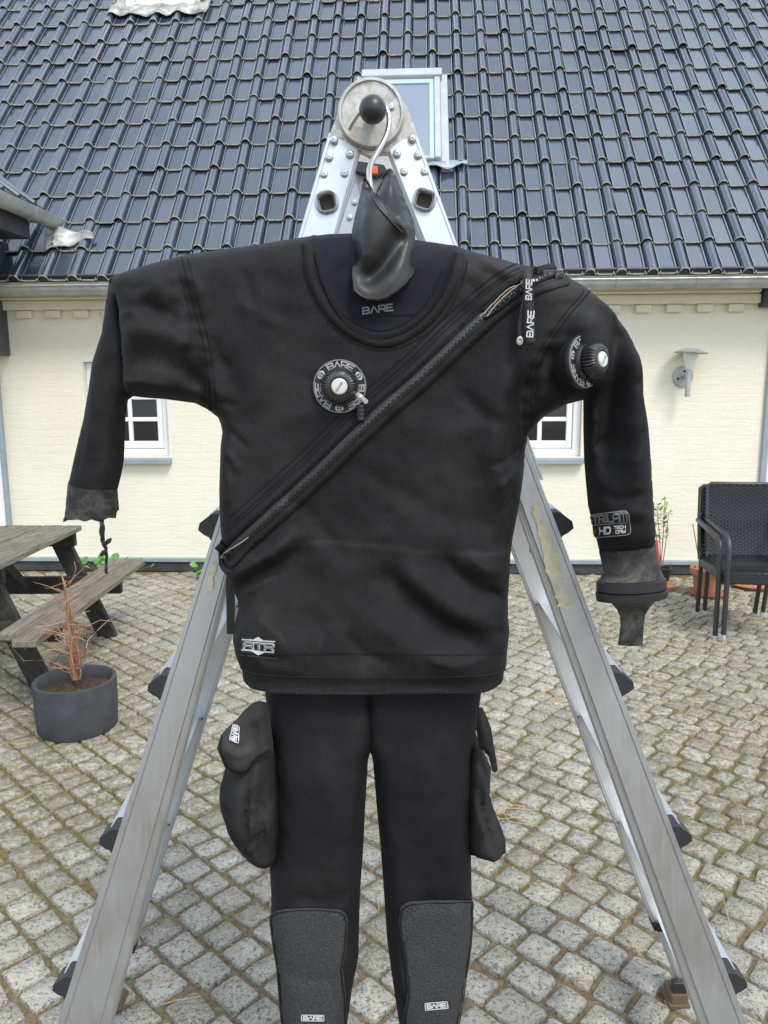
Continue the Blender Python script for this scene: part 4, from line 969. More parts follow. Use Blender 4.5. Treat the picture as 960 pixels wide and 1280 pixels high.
FOLDS = [
 ([(160,430),(195,415),(235,425),(258,440)], 16, .010), ([(165,465),(205,450),(245,462),(262,490)], 14, -.008), ([(185,380),(215,395),(245,405)], 12, -.006), ([(200,350),(225,380),(240,420)], 16, .006),
 ([(232,455),(262,480),(278,520),(282,560)], 10, -.010), ([(262,460),(285,500),(295,560),(290,640)], 16, .008),
 ([(300,420),(296,500),(308,580),(300,640)], 22, -.006), ([(345,350),(330,430),(340,520)], 24, .005),
 ([(285,722),(315,700),(350,678),(385,648)], 9, .016), ([(300,715),(330,697),(352,684)], 6, -.006), ([(290,736),(320,716),(360,694),(400,660)], 9, -.008),
 ([(470,690),(490,715),(520,745),(560,775),(620,800)], 15, -.013), ([(495,690),(520,720),(560,750),(625,770)], 14, .010), ([(540,675),(565,705),(595,728),(634,742)], 11, -.010), ([(575,680),(600,700),(636,710)], 9, .006),
 ([(440,740),(500,790),(560,815),(610,826)], 18, .007), ([(330,740),(345,780),(400,810)], 16, .005), ([(400,690),(385,740),(400,790)], 22, -.004),
 ([(660,450),(645,500),(640,560),(650,590)], 16, -.016), ([(640,440),(615,500),(610,580),(630,650)], 20, .010), ([(645,600),(630,640),(618,690)], 13, -.009), ([(600,560),(590,640),(600,700)], 24, -.005),
 ([(774,398),(764,420),(758,450),(754,500),(750,560),(742,620)], 14, -.027), ([(795,420),(788,460),(785,520),(780,600),(775,660)], 20, .012), ([(770,520),(765,580),(770,640)], 14, -.006),
 ([(735,380),(752,390),(772,402)], 9, .010), ([(712,385),(716,420),(718,465),(735,498)], 20, .020), ([(680,430),(690,470),(720,498)], 14, -.012),
 ([(590,330),(620,345),(640,360)], 8, .010), ([(600,320),(640,335),(690,345)], 7, -.004), ([(575,345),(590,380),(570,410)], 10, -.005),
 ([(650,556),(628,570),(600,578)], 4, -.004), ([(652,575),(630,592),(608,606)], 4, .004), ([(650,600),(632,622),(612,640)], 4, -.005), ([(278,528),(300,540),(322,560)], 4, -.004), ([(277,550),(298,566),(312,590)], 4, .004), ([(262,505),(285,500),(310,508)], 4, -.003),
 ([(668,530),(690,512),(720,500)], 4, .004), ([(664,540),(680,525),(700,515)], 3.5, -.005), ([(735,560),(752,548),(770,545)], 4, -.004), ([(600,760),(618,772),(636,774)], 3.5, .004), ([(300,735),(325,722),(352,706)], 4, .005),
 ([(430,560),(480,600),(560,640),(630,650)], 13, -.003), ([(350,600),(400,640),(440,700)], 10, -.003), ([(300,380),(330,395),(370,420)], 8, .003), ([(310,330),(330,400),(325,470)], 9, -.003), ([(480,520),(540,540),(600,530)], 14, .003), ([(560,480),(600,520),(640,530)], 9, -.004),
 ([(310,790),(340,815),(390,822)], 6, .003), ([(430,770),(455,800),(500,818)], 6, -.003), ([(520,800),(560,812),(610,806)], 5, .003), ([(600,720),(620,740),(637,745)], 5, -.005), ([(610,770),(625,782),(636,786)], 5, -.006),
 ([(735,610),(760,618),(800,606)], 6, -.004), ([(738,640),(770,632),(815,640)], 7, .004), ([(732,560),(755,572),(790,566)], 6, .003), ([(790,470),(770,490),(760,520)], 6, -.004), ([(745,670),(780,676),(815,668)], 5, -.003),
 ([(160,360),(185,368),(215,362)], 6, -.003), ([(158,400),(180,395),(200,402)], 5, .003), ([(160,480),(190,478),(230,485)], 5, .004), ([(240,340),(262,370),(270,410)], 7, .004), ([(275,420),(285,450),(300,470)], 7, -.004), ([(280,560),(295,600),(290,630)], 6, .004),
 ([(280,697),(330,651),(395,590),(450,535),(520,475),(575,420),(606,390),(640,362)], 20, .006),
 ([(400,470),(420,560),(480,620)], 40, .004), ([(290,832),(420,840),(540,840),(632,832)], 9, -.004)]
HEMY = 833
S_UP = inflate(BODY, SD, .066, .055, 42, 4.2, [SEAM_L, SEAM_R, COLLAR], FOLDS, open_fn=lambda a, b: a[1] > HEMY and b[1] > HEMY, seed=3)
for ln in (SEAM_L, SEAM_R):
    d_, _ = pdist(S_UP['P'], ln); S_UP['fold'] -= .0025*np.exp(-(d_/3.5)**2); S_UP['fold'] += .0014*np.sin(S_UP['P'][:, 1]/3.1+.5*np.sin(S_UP['P'][:, 1]/17))*np.exp(-((d_-9)/7)**2)
COLPOLY = COLLAR+[(570,280),(392,280)]
incol = inside(S_UP['P'], COLPOLY); dc, _ = pdist(S_UP['P'], COLLAR); S_UP['fold'] -= np.where(incol, .004*np.clip(dc/8, 0, 1), 0)
def reg(p):
    p1 = p[None]
    if inside(p1, COLPOLY)[0]: return 'collar'
    if p[0] < 270 and inside(p1, SEAM_L+[(100, 560), (100, 300)])[0]: return 'armL'
    if p[0] > 640 and inside(p1, SEAM_R+[(680, 900), (900, 900), (900, 300), (735, 300)])[0]: return 'armR'
    return 'torso'
torso = split(S_UP, 'torso', M_FAB, suit, lambda p: reg(p) == 'torso')
collar = split(S_UP, 'collar_panel', M_NAVY, suit, lambda p: reg(p) == 'collar', label='navy neoprene collar panel below the neck seal')
slL = split(S_UP, 'sleeve', M_FAB, suit, lambda p: reg(p) == 'armL'); slR = split(S_UP, 'sleeve', M_FAB, suit, lambda p: reg(p) == 'armR')
# --- left forearm hanging from the folded shoulder
FORE = [(137,347),(146,352),(160,375),(168,420),(172,460),(168,494),(160,500),(157,520),(155,575),(152,592),(147,612),(116,608),(85,603),(86.5,600),(90,585),(94,566),(104,525),(110,490),(115,453),(121,434),(127,416),(132,380)]
S_FA = inflate(FORE, SD+.034, .034, .03, 24, 4, folds=[([(128,430),(130,500),(118,590)], 9, .004), ([(145,400),(140,470),(148,540)], 9, -.004), ([(118,470),(112,540),(104,600)], 6, -.003)], open_fn=lambda a, b: a[1] > 600 and b[1] > 600, seed=9)
fore = split(S_FA, 'forearm_sleeve', M_FAB, suit)
CUFL = [(85,603),(116,608),(147,612),(148,625),(149,637),(146,640),(145,648),(141,645),(132,648),(124,645),(116,647.5),(108,645),(98,646),(91,644),(86,645),(83.5,651),(81,645),(82,637),(83.5,620)]
S_CL = inflate(CUFL, SD+.032, .033, .03, 24, 3, open_fn=lambda a, b: (a[1] > 643 and b[1] > 643) or (603 <= a[1] <= 612 and 603 <= b[1] <= 612), seed=4, lump=.0015)
cuffL = split(S_CL, 'cuff', M_CUFF, suit, extra=.002, label='dirty torn grey rubber cuff band')
mb = MB(); tp = [(126,648),(128,662),(129,676),(133,690),(134,705),(133,716)]; rr = random.Random(2)
mb.tube([onY(x+rr.gauss(0, .8), y, SD-.008+rr.gauss(0, .003)) for x, y in resample(tp, 5, False)], [(.0035+.0018*rr.random()) for _ in resample(tp, 5, False)], 6, flat=.5)
for (x, y) in ((137, 676), (131, 690)): mb.tube([onY(x-5, y+4, SD-.01), onY(x-1, y, SD-.012), onY(x+2, y-3, SD-.012)], [.003, .004, .0015], 6)
mb.build('torn_strap', M_RUB, suit, smooth=True, label='frayed black strip dangling from the torn cuff')
# --- trousers
PANTS = [(331,815),(331,862),(333,880),(341,939),(345,990),(346,1038),(341,1065),(337,1085),(339,1117),(339,1149),(345,1196),(351,1256),(355,1290),(358,1400),(352,1450),(350,1475),(430,1478),(432,1400),(434,1280),(440,1236),(448,1196),(450,1117),(454,1062),(456,1018),(460,950),(463,940),(466,950),(470,998),(476,1062),(480,1117),(484,1176),(490,1220),(499,1280),(500,1400),(498,1478),(580,1475),(575,1440),(567,1400),(571,1285),(577,1248),(588,1176),(590,1125),(589,1085),(588,1038),(590,947),(596,907),(602,862),(601,815)]
SEAM_C = [(462,815),(462.5,880),(463,940)]
PF = [([(462,840),(462.5,900),(463,960)], 5, -.010), ([(400,900),(420,1000),(405,1110)], 26, .006), ([(350,900),(352,1000),(345,1110)], 7, -.004), ([(360,1100),(400,1112),(446,1100)], 10, -.005), ([(530,900),(535,1000),(540,1100)], 26, .005),
      ([(520,1100),(550,1112),(588,1104)], 9, -.004), ([(440,900),(450,960),(447,1040)], 9, .004), ([(430,1150),(437,1220),(434,1280)], 7, .003), ([(480,1120),(498,1200),(508,1270)], 8, .004), ([(340,1195),(390,1204),(430,1200)], 5, -.003)]
S_PT = inflate(PANTS, SD+.005, .040, .040, 30, 5, [SEAM_C], PF, open_fn=lambda a, b: a[1] < 818 and b[1] < 818, seed=6)
legL = split(S_PT, 'trouser_leg', M_FAB2, suit, lambda p: p[0] < 463); legR = split(S_PT, 'trouser_leg', M_FAB2, suit, lambda p: p[0] >= 463)
BVL = BV[-2:]
# --- knee pads
KPL = [(339.5,1150),(340,1143),(347,1138),(359,1135),(395,1134.5),(426,1136.5),(431,1141),(433,1149),(432,1180),(428,1208),(430,1235),(431,1256),(431,1330),(356,1330),(354,1280),(352,1260),(348,1208),(343,1178)]
KPR = [(501,1134),(505,1129),(513,1126),(550,1124),(589,1125),(589.5,1140),(587,1180),(582,1215),(578,1246),(572,1280),(570,1330),(508,1330),(506,1270),(510,1238),(507,1200),(502,1170),(499.5,1153)]
kpL = patch(KPL, 'knee_pad', M_PAD, suit, .0045, .004, 6, BVL); kpR = patch(KPR, 'knee_pad', M_PAD, suit, .0045, .004, 6, BVL)
def edge_line(poly, nm, par, wpx=1.6, off=.0052, mt=M_TAPE, bv=None): 
    p, f = ribbon2(poly, wpx, 4, True); return lay(p, f, nm, mt, par, off, 0, bv)
edge_line([( x+(2 if x < 390 else -2 if x < 470 else 2 if x < 545 else -2), y+2) for x, y in KPL], 'stitching', kpL, bv=BVL); edge_line([(x+(2 if x < 545 else -2), y+2) for x, y in KPR], 'stitching', kpR, bv=BVL)
M_TAG = newmat('tag_black', (.012, .012, .012), .6)
def tagbox(cx, cy, w_, h_, rot, par, txt, bv, off=.0062):
    c, s = math.cos(R(rot)), math.sin(R(rot)); T = lambda a, b: (cx+a*c-b*s, cy+a*s+b*c)
    t_ = patch([T(-w_/2, -h_/2), T(w_/2, -h_/2), T(w_/2, h_/2), T(-w_/2, h_/2)], 'tag', M_TAG, par, off, 0, 4, bv)
    p, f = ribbon2([T(-w_/2+.8, -h_/2+.8), T(w_/2-.8, -h_/2+.8), T(w_/2-.8, h_/2-.8), T(-w_/2+.8, h_/2-.8)], 1.2, 3, True); lay(p, f, 'tag_border', M_PRINT, par, off+.0008, 0, bv)
    word(txt, cx, cy, h_*.44, h_*.15, rot, par, M_PRINT, bv=bv, width=w_*.78, center=True, off=off+.0008)
tagbox(391.5, 1268.5, 28, 8.5, 0, kpL, 'BARE', BVL); tagbox(544.5, 1253.5, 28, 10, -6, kpR, 'BARE', BVL)
# --- thigh pockets
S_PK = inflate([(331,900),(310,905),(290,930),(283,955),(275,985),(274,1000),(276,1014),(284,1038),(294,1055),(303.5,1070),(319,1081),(333,1083),(347,1085),(352,1040),(350,960),(345,905)], SD+.005, .05, .03, 34, 5,
               folds=[([(328,930),(322,980),(320,1040)], 4, .009), ([(335,950),(331,1010),(336,1070)], 4, -.010), ([(283,985),(295,1030),(318,1068)], 7, -.008), ([(302,1062),(313,1043),(328,1036)], 3, .007), ([(310,960),(303,1000),(308,1040)], 6, .007), ([(318,960),(313,1000),(316,1030)], 3, -.006), ([(322,1045),(332,1060),(344,1066)], 3, .006), ([(280,1000),(290,1004),(305,1000)], 4, -.004)], seed=12, lump=.003, lump_sc=30)
pkL = split(S_PK, 'thigh_pocket', M_PKT, suit, label='bulging thigh pocket with a large tagged flap')
S_FL = inflate([(333,878),(325,876),(315,879),(305,888),(296,899),(284,910),(276,919),(271,935),(277,950),(282,962),(290,968),(300,971.5),(308,968),(316,958),(324,950),(333,946),(342,938),(340,915),(337,890)], SD-.044, .020, .003, 13, 4,
               folds=[([(300,905),(292,930),(300,960)], 7, .004), ([(325,890),(318,925),(322,945)], 8, -.005), ([(280,925),(300,935),(330,930)], 6, .004)], seed=15, lump=.004, lump_sc=25)
pkb = [BV[-1]]; tape([(343,940),(344,980),(345,1030),(344.5,1076)], 1.2, 'stitching', M_STI, pkL, .0012, 0, 4, pkb); tape([(305,1068),(313,1048),(327,1038)], 1.2, 'stitching', M_STI, pkL, .0012, 0, 4, pkb)
BVF = len(BV); flL = split(S_FL, 'pocket_flap', M_PKT, pkL); fb = [BV[-1]]
tape(arcpts([(278,921),(275,935),(280,950),(285,960),(293,965),(301,967),(308,963),(316,952),(324,944),(335,938)]), 1.1, 'stitching', M_STI, flL, .0012, 0, 4, fb)
tagbox(295, 917, 21, 9.5, -76, flL, 'BARE', fb, off=.003)
S_PR = inflate([(590,905),(600,930),(614,960),(612,994),(616,1008),(620,1018),(627,1035),(632,1050),(632.5,1066),(622,1072),(605,1071),(586,1069),(582,1040),(584,960)], SD+.012, .042, .03, 22, 4,
               folds=[([(596,960),(600,1000),(612,1040),(622,1060)], 4, -.009), ([(606,950),(604,1000),(598,1050)], 3, .007), ([(600,1010),(610,1020),(618,1019)], 3, -.005), ([(612,1030),(616,1050),(612,1066)], 4, .006)], seed=18, lump=.003, lump_sc=30)
pkR = split(S_PR, 'thigh_pocket', M_PKT, suit, label='thigh pocket hanging open beside the right leg')
S_FR = inflate([(598,884),(603,884),(609,897),(614,911),(618,935),(622.5,962),(620,966),(615,964),(611,946),(604,938),(599,936),(595,910)], SD-.026, .014, .004, 7, 3, seed=19, lump=.002)
split(S_FR, 'pocket_flap', M_PKT, pkR)
# --- neck seal: the tube of latex, folded shut by the hook
NSO = [(454.5,221),(457,221),(461,229),(466,239),(469,234),(476,224),(483,215),(488,209.5),(491,212),(496,222),(503,241),(510,260),(516,275),(519,287),(519.5,310),(519.5,326),(521,335),(515,347),(506,359),(496,368.5),(484,376.5),(472,379.5),(461,378.5),(450,373.5),(443,367),(441.5,350),(441,330),(439.5,310),(440,287),(443.5,270),(447.5,255),(451.5,237)]
LIP = arcpts([(466,239),(468,247),(474,258),(482,268),(492,279),(503,289)])
S_NF = inflate(NSO, SD-.046, .044, .012, 34, 3, seams=[LIP[1:]], folds=[([(508,284),(501,300),(491,318),(478,337),(462,352),(448,362)], 12, -.015), ([(456,262),(458,300),(452,345)], 18, .004)], sm=26,
               seed=23, lump=.0003, edge_off=lambda m: 17*min(max((m[1]-336)/30, 0), 1))
_P = S_NF['P']; _d, _s = pdist(_P, LIP+[(506,291)]); _A = np.array(LIP); _k = ((_P[:, None, :]-_A[None])**2).sum(2).argmin(1); _k = np.clip(_k, 1, len(_A)-2)
_t = _A[_k+1]-_A[_k-1]; _sd = _t[:, 0]*(_P[:, 1]-_A[_k, 1])-_t[:, 1]*(_P[:, 0]-_A[_k, 0])      # <0: right of the lip
_top = np.clip((300-_P[:, 1])/14, 0, 1); _fade = 1-np.clip((_s-.72)/.28, 0, 1)*.8
S_NF['fold'] -= np.where((_sd < -.5) & (_d > .4), .017*np.exp(-(_d/24)**2)*_top*_fade, 0)
nsf = split(S_NF, 'neck_seal', M_LATEX, suit, label='smooth grey latex neck seal folded shut around the hook')
BVN = [BV[-1]]
NRIM = arcpts([(519.5,335),(505.5,357),(484,374.5),(461.5,376.5),(450,371.5),(444,365.5),(442.5,352)])
def edge_tube(pl, r_, nm, off=.0012):
    pts = [hit(x, y, BVN) for x, y in resample(pl, 3, False)]; mb = MB(); mb.tube([h_[0]+h_[1]*off for h_ in pts if h_], r_, 6); return mb.build(nm, M_LATEX, nsf, smooth=True)
edge_tube([(x+(480-x)*.01, y-2) for x, y in NRIM], .0016, 'seal_rim'); edge_tube([(457.5,224),(462,232)]+[(x-.8, y+.6) for x, y in LIP], .0014, 'seal_edge'); edge_tube([(487,211.5),(476,226),(469,236)], .0012, 'seal_edge')
# --- collar tapes and lettering
BVB = BV[0:4]
OUT = arcpts([(377.5,306),(380,350),(404,398),(442,430),(484,440),(525,424),(558,396),(580,350),(584,326)])
tape(arcpts([(385.5,305),(387,345),(407,386),(438,417),(472,430),(500,425),(535,402),(562,365),(574,330),(576.5,318)]), 13, 'collar_tape', M_TAPE, torso, .002, .0012, 5, BVB)
tape(OUT, 1.6, 'stitching', M_STI, torso, .0014, 0, 5, BVB); tape([p for p in COLLAR if p[1] > 312], 2.2, 'stitching', M_STI, torso, .0042, 0, 5, BVB)
tape(arcpts([(400,352),(412,374),(433,398),(462,413),(484,414),(512,402),(538,374),(552,340)]), 1.4, 'stitching', M_STI, collar, .0012, 0, 5, BVB)
tape(arcpts([(423,399),(450,396),(485,394),(520,393)]), 1.6, 'stitching', M_STI, collar, .0012, 0, 5, BVB)
word('BARE', 472, 386.5, 7.6, 1.7, -7, collar, M_PRINTG, bv=BVB, width=37, center=True)
# --- seams
for ln, par in ((SEAM_L, slL), (SEAM_R, slR)):
    tape([(x-2.5, y) for x, y in ln][1:-1], 1.3, 'stitching', M_STI, par, .0016, 0, 5, BVB); tape([(x+4.5, y) for x, y in ln][1:-2], 1.2, 'stitching', M_STI, par, .0014, 0, 5, BVB)
tape([(296,818),(340,819),(420,817),(500,818),(560,819),(632,817)], 1.5, 'stitching', M_STI, torso, .0012, 0, 6, BVB)
mb = MB(); hp = [(302,836),(309,840.5),(320,844.5),(345,846.5),(380,848),(470,849),(540,848),(602,846.5),(622,843),(630,838)]
hv = [hit(x, y-1.5, BVB) for x, y in resample(hp, 6, False)]; mb.tube([h_[0]+Vector((0, .003, 0)) for h_ in hv if h_], .0036, 8); mb.build('hem', M_TAPE, torso, smooth=True)
# --- right cuff: worn band, ring, latex wrist seal
def px_loft(rows, D, nm, mt, parent, nseg=28, dep=.62, label=None, jag=0):
    vs_ = []; rr_ = random.Random(4)
    for (xl, yl, xr, yr, k) in rows:
        a, b = onY(xl, yl, D), onY(xr, yr, D); c = (a+b)/2; hx = (b-a)/2; dy = hx.length*dep*k
        for j in range(nseg):
            t = 2*math.pi*j/nseg; vs_.append(c + hx*math.cos(t) + Vector((0, -dy*math.sin(t), rr_.gauss(0, jag))))
    fs = [(i*nseg+j, i*nseg+(j+1) % nseg, (i+1)*nseg+(j+1) % nseg, (i+1)*nseg+j) for i in range(len(rows)-1) for j in range(nseg)] + [tuple(range(nseg)), tuple((len(rows)-1)*nseg+j for j in range(nseg))]
    mb = MB(); mb.add(vs_, fs); return mb.build(nm, mt, parent, smooth=True, sharp=38, label=label)
DC = SD+.004
cf = px_loft([(749,686,820,680,1), (749,691,820.5,686,1), (752,704,823,699,1), (754,715,825.5,710,1), (751,722,828,717,1), (748.5,726,830,721,1)], DC, 'cuff', M_CUFF, suit, dep=.48, label='dirt streaked rubber cuff above the ring')
px_loft([(748,726.5,830.5,721.5,1), (745.5,727.5,832.5,722.5,1.04), (745.5,738,833,734,1.04), (747.5,739.5,832,735.5,1)], DC, 'cuff_ring', M_RUB, cf, dep=.50)
px_loft([(747.5,740,832,736,1), (744.3,741,835,737,1.05), (745.5,750.5,834,744.5,1.05), (752,751.5,828,746,1)], DC, 'cuff_ring', M_RUB, cf, dep=.52, jag=.0004)
ws = px_loft([(758,749,824,746,1), (764,754,820,750,.9), (771,762,812,759,.85), (775,771,806.5,769,.8), (775.5,782,805,780,.7), (774,795,804,793,.6), (772,806,803.5,806,.5)], DC, 'wrist_seal', M_CUFF, suit, dep=.5, label='flared latex wrist seal hanging from the ring', jag=.0003)
# --- diagonal zip
ZIP = arcpts([(281,698),(305,672),(330,650),(362,621),(395,591),(450,536),(485,504),(520,475),(552,444),(577,420),(604,395),(628,375),(655,357),(685,347),(702,343)], 2)
zipo = link('zip', None, suit); zipo['label'] = 'long black diagonal chest zip from shoulder to waist'
off_line = lambda pl, d: [(p[0]+d*.66, p[1]+d*.75) for p in pl]
tape(off_line(ZIP, 1), lambda t: 12+5*math.sin(t*math.pi), 'zip_tape', M_RUB, zipo, .0025, .0015, 4, BVB); ZB = BVB
tape(off_line(ZIP, -12), 12, 'zip_cover', M_FAB, zipo, .0030, .0015, 4, BVB); tape(off_line(ZIP, 12), 10, 'zip_cover', M_FAB, zipo, .0028, .0014, 4, BVB)
for dd in (-19, -24, -31): tape(off_line(ZIP, dd)[6:-8], 1.0, 'stitching', M_STI, zipo, .0014, 0, 5, BVB)
tape(off_line(ZIP, -10), 1.0, 'stitching', M_STI, zipo, .0056, 0, 5, BVB)
mb = MB(); zz = resample(ZIP, 3.3, False)
for i, (x, y) in enumerate(zz[1:-1]):
    t = np.array(zz[min(i+2, len(zz)-1)])-np.array(zz[i]); t = t/np.hypot(*t); n_ = np.array((-t[1], t[0])); sgn = 1 if i % 2 else -1
    c = np.array((x, y))+n_*sgn*.7; qs = [tuple(c+t*a*1.15+n_*b*1.5) for a, b in ((-1, -1), (1, -1), (1, 1), (-1, 1))]; hh = [hit(*q, BVB) for q in qs]
    if all(hh):
        a0 = [h_[0]+h_[1]*.0035 for h_ in hh]; a1 = [h_[0]+h_[1]*.0052 for h_ in hh]; mb.add(a0+a1, [(0,3,2,1),(4,5,6,7),(0,1,5,4),(1,2,6,5),(2,3,7,6),(3,0,4,7)])
mb.build('zip_teeth', M_ZIPT, zipo, kind='stuff')
for pl in (arcpts([(600,398),(612,384),(626,369),(642,357),(655,352)]), arcpts([(607,396),(618,382),(632,368),(648,357),(658,353)]), arcpts([(281,697),(286,690),(296,682),(306,675),(312,670)])):
    pts = [hit(x, y, BVB) for x, y in resample(pl, 4, False)]; mb = MB(); mb.tube([h_[0]+h_[1]*.007 for h_ in pts if h_], .0009, 6); mb.build('zip_cord', M_ZIPIN, zipo, smooth=True)   # bare cord where the zip gapes
for pl, r_ in ((arcpts([(604,390),(620,370),(640,353),(662,340),(690,335),(703,342)]), .0032), (arcpts([(606,398),(626,383),(648,366),(675,352),(703,343)]), .0030), (arcpts([(279,690),(278,702),(283,712),(291,717)]), .005)):
    mb = MB(); pts = [hit(x, y, BVB) for x, y in resample(pl, 4, False)]; pts = [h_[0]+h_[1]*.003 for h_ in pts if h_]; mb.tube(pts, r_, 8); mb.build('zip_edge', M_FAB, zipo, smooth=True)
mb = MB(); hp = hit(686, 342, BVB) or (onY(686, 342, SD-.02),); mb.cbox(hp[0]+Vector((-.016, -.012, -.004)), hp[0]+Vector((.016, -.002, .004)), .002); mb.build('zip_slider', M_PLAS, zipo)
# lanyard loop hanging from the slider, printed twice
YS = SD-.093
strap = link('zip_pull_strap', None, zipo)
fpl = [(659.5, 336), (660.5, 360), (662, 390), (663, 415), (663.5, 431)]
def strapquad(pl, wpx, Yf, nm, mt, th=.0016):
    p, f = ribbon2(pl, wpx, 4); vv = [onY(x, y, Yf(y)) for x, y in p]; mb = MB(); mb.add(vv, f); o = mb.build(nm, mt, strap, smooth=True, recalc=False); m_ = o.modifiers.new('t', 'SOLIDIFY'); m_.thickness = th; m_.offset = 0; return o
def Yst(y): return YS + .030*max(0, (352-y)/16)**1.5*.5
strapquad(fpl, 12.0, Yst, 'webbing', M_TAG); strapquad(arcpts([(663,431),(658,424),(652,424),(649,415),(652,392),(656,372)]), 5.5, lambda y: YS+.008, 'webbing', M_TAG)
def strapword(txt, cx, cy, hgt, stroke, rot, width):
    polys, W = text2(txt, hgt, stroke, .28, 1.0); k = width/W; c, s = math.cos(R(rot)), math.sin(R(rot)); mb = MB()
    P_, F_ = merge(polys, lambda a, b: (cx+(a*k-W*k/2)*c-(b-hgt/2)*s, cy+(a*k-W*k/2)*s+(b-hgt/2)*c)); mb.add([onY(x, y, YS-.0018) for x, y in P_], F_); mb.build('lettering', M_PRINT, strap, recalc=False)
strapword('BARE', 661, 362, 6.6, 1.6, -88, 25); strapword('BARE', 663, 405, 7.2, 1.7, -87, 32)
mb = MB(); c = onY(649.5, 426, YS+.004); mb.lathe([(0, 0), (.0062, 0), (.0062, .002), (.0035, .003), (.003, .001), (0, .001)], c, (0, -1, 0), 16, sx=.75); mb.build('strap_stud', M_ZINC, strap, smooth=True)
# --- badges
def badge_lines(rows, parent, mt, bv, off=.003):
    for pl, wpx, cl in rows: p, f = ribbon2(pl, wpx, 3, cl); lay(p, f, 'badge_line', mt, parent, off, 0, bv)
def rrect(T, w_, h_, r_):
    return [T(sx*(w_/2-r_)+r_*math.cos(R(a)), sy*(h_/2-r_)+r_*math.sin(R(a))) for sx, sy, a0 in ((1, 1, 0), (-1, 1, 90), (-1, -1, 180), (1, -1, 270)) for a in range(a0, a0+91, 30)]
def rot_fn(cx, cy, rot): c, s = math.cos(R(rot)), math.sin(R(rot)); return lambda a, b: (cx+a*c-b*s, cy+a*s+b*c)
T = rot_fn(764, 655, -5)
tb = patch(rrect(T, 48, 30, 5), 'sleeve_badge', M_TAG, slR, .0016, 0, 4, BVB)
badge_lines([(rrect(T, 47, 29, 5), 1.2, True), ([T(-20,-1), T(20,-1)], 1.0, False)], tb, M_PRINTG, BVB)
x_, y_ = T(0, -8); word('TRILaM', x_, y_, 8.4, 1.9, -5, tb, M_PRINTT, bv=BVB, width=41, center=True, off=.003)
word('TRILaM', x_, y_, 8.4, .45, -5, tb, M_TAG, bv=BVB, width=41, center=True, off=.0034)
x_, y_ = T(-7, 7); word('HD', x_, y_, 7.6, 2.6, -5, tb, M_PRINT, bv=BVB, width=13, center=True, off=.003, slant=.12)
x_, y_ = T(11, 4.2); word('TECH', x_, y_, 3.4, 1.2, -5, tb, M_PRINT, bv=BVB, width=13.5, center=True, off=.003, slant=.1); x_, y_ = T(11.6, 9.8); word('DRY', x_, y_, 3.4, 1.2, -5, tb, M_PRINT, bv=BVB, width=11, center=True, off=.003, slant=.1)
T = rot_fn(323.5, 806, 3)
ab = patch([T(-21,-9), T(22,-9), T(22,11), T(-21,11)], 'hem_badge', M_TAG, torso, .0016, 0, 4, BVB)
P_ = [T(*p) for p in ((-20,-6.5),(-6,-6.8),(0,-10.5),(6,-6.8),(20,-6.5),(20,-5.2),(-20,-5.2))]; patch(P_, 'badge_print', M_PRINT, ab, .003, 0, 3, BVB)
P_ = [T(*p) for p in ((-20,6.2),(20,6.2),(20,7.6),(8,8),(0,12.5),(-8,8),(-20,7.6))]; patch(P_, 'badge_print', M_PRINT, ab, .003, 0, 3, BVB)
x_, y_ = T(1, .9); word('aTR', x_, y_, 7.4, 2.4, 3, ab, M_PRINT, bv=BVB, width=35, center=True, off=.003); word('aTR', x_, y_, 7.4, .7, 3, ab, M_TAG, bv=BVB, width=35, center=True, off=.0038)
badge_lines([([T(-22,11.5), T(-22,13), T(24,15), T(24,12)], 1.2, False)], ab, M_PAD, BVB)
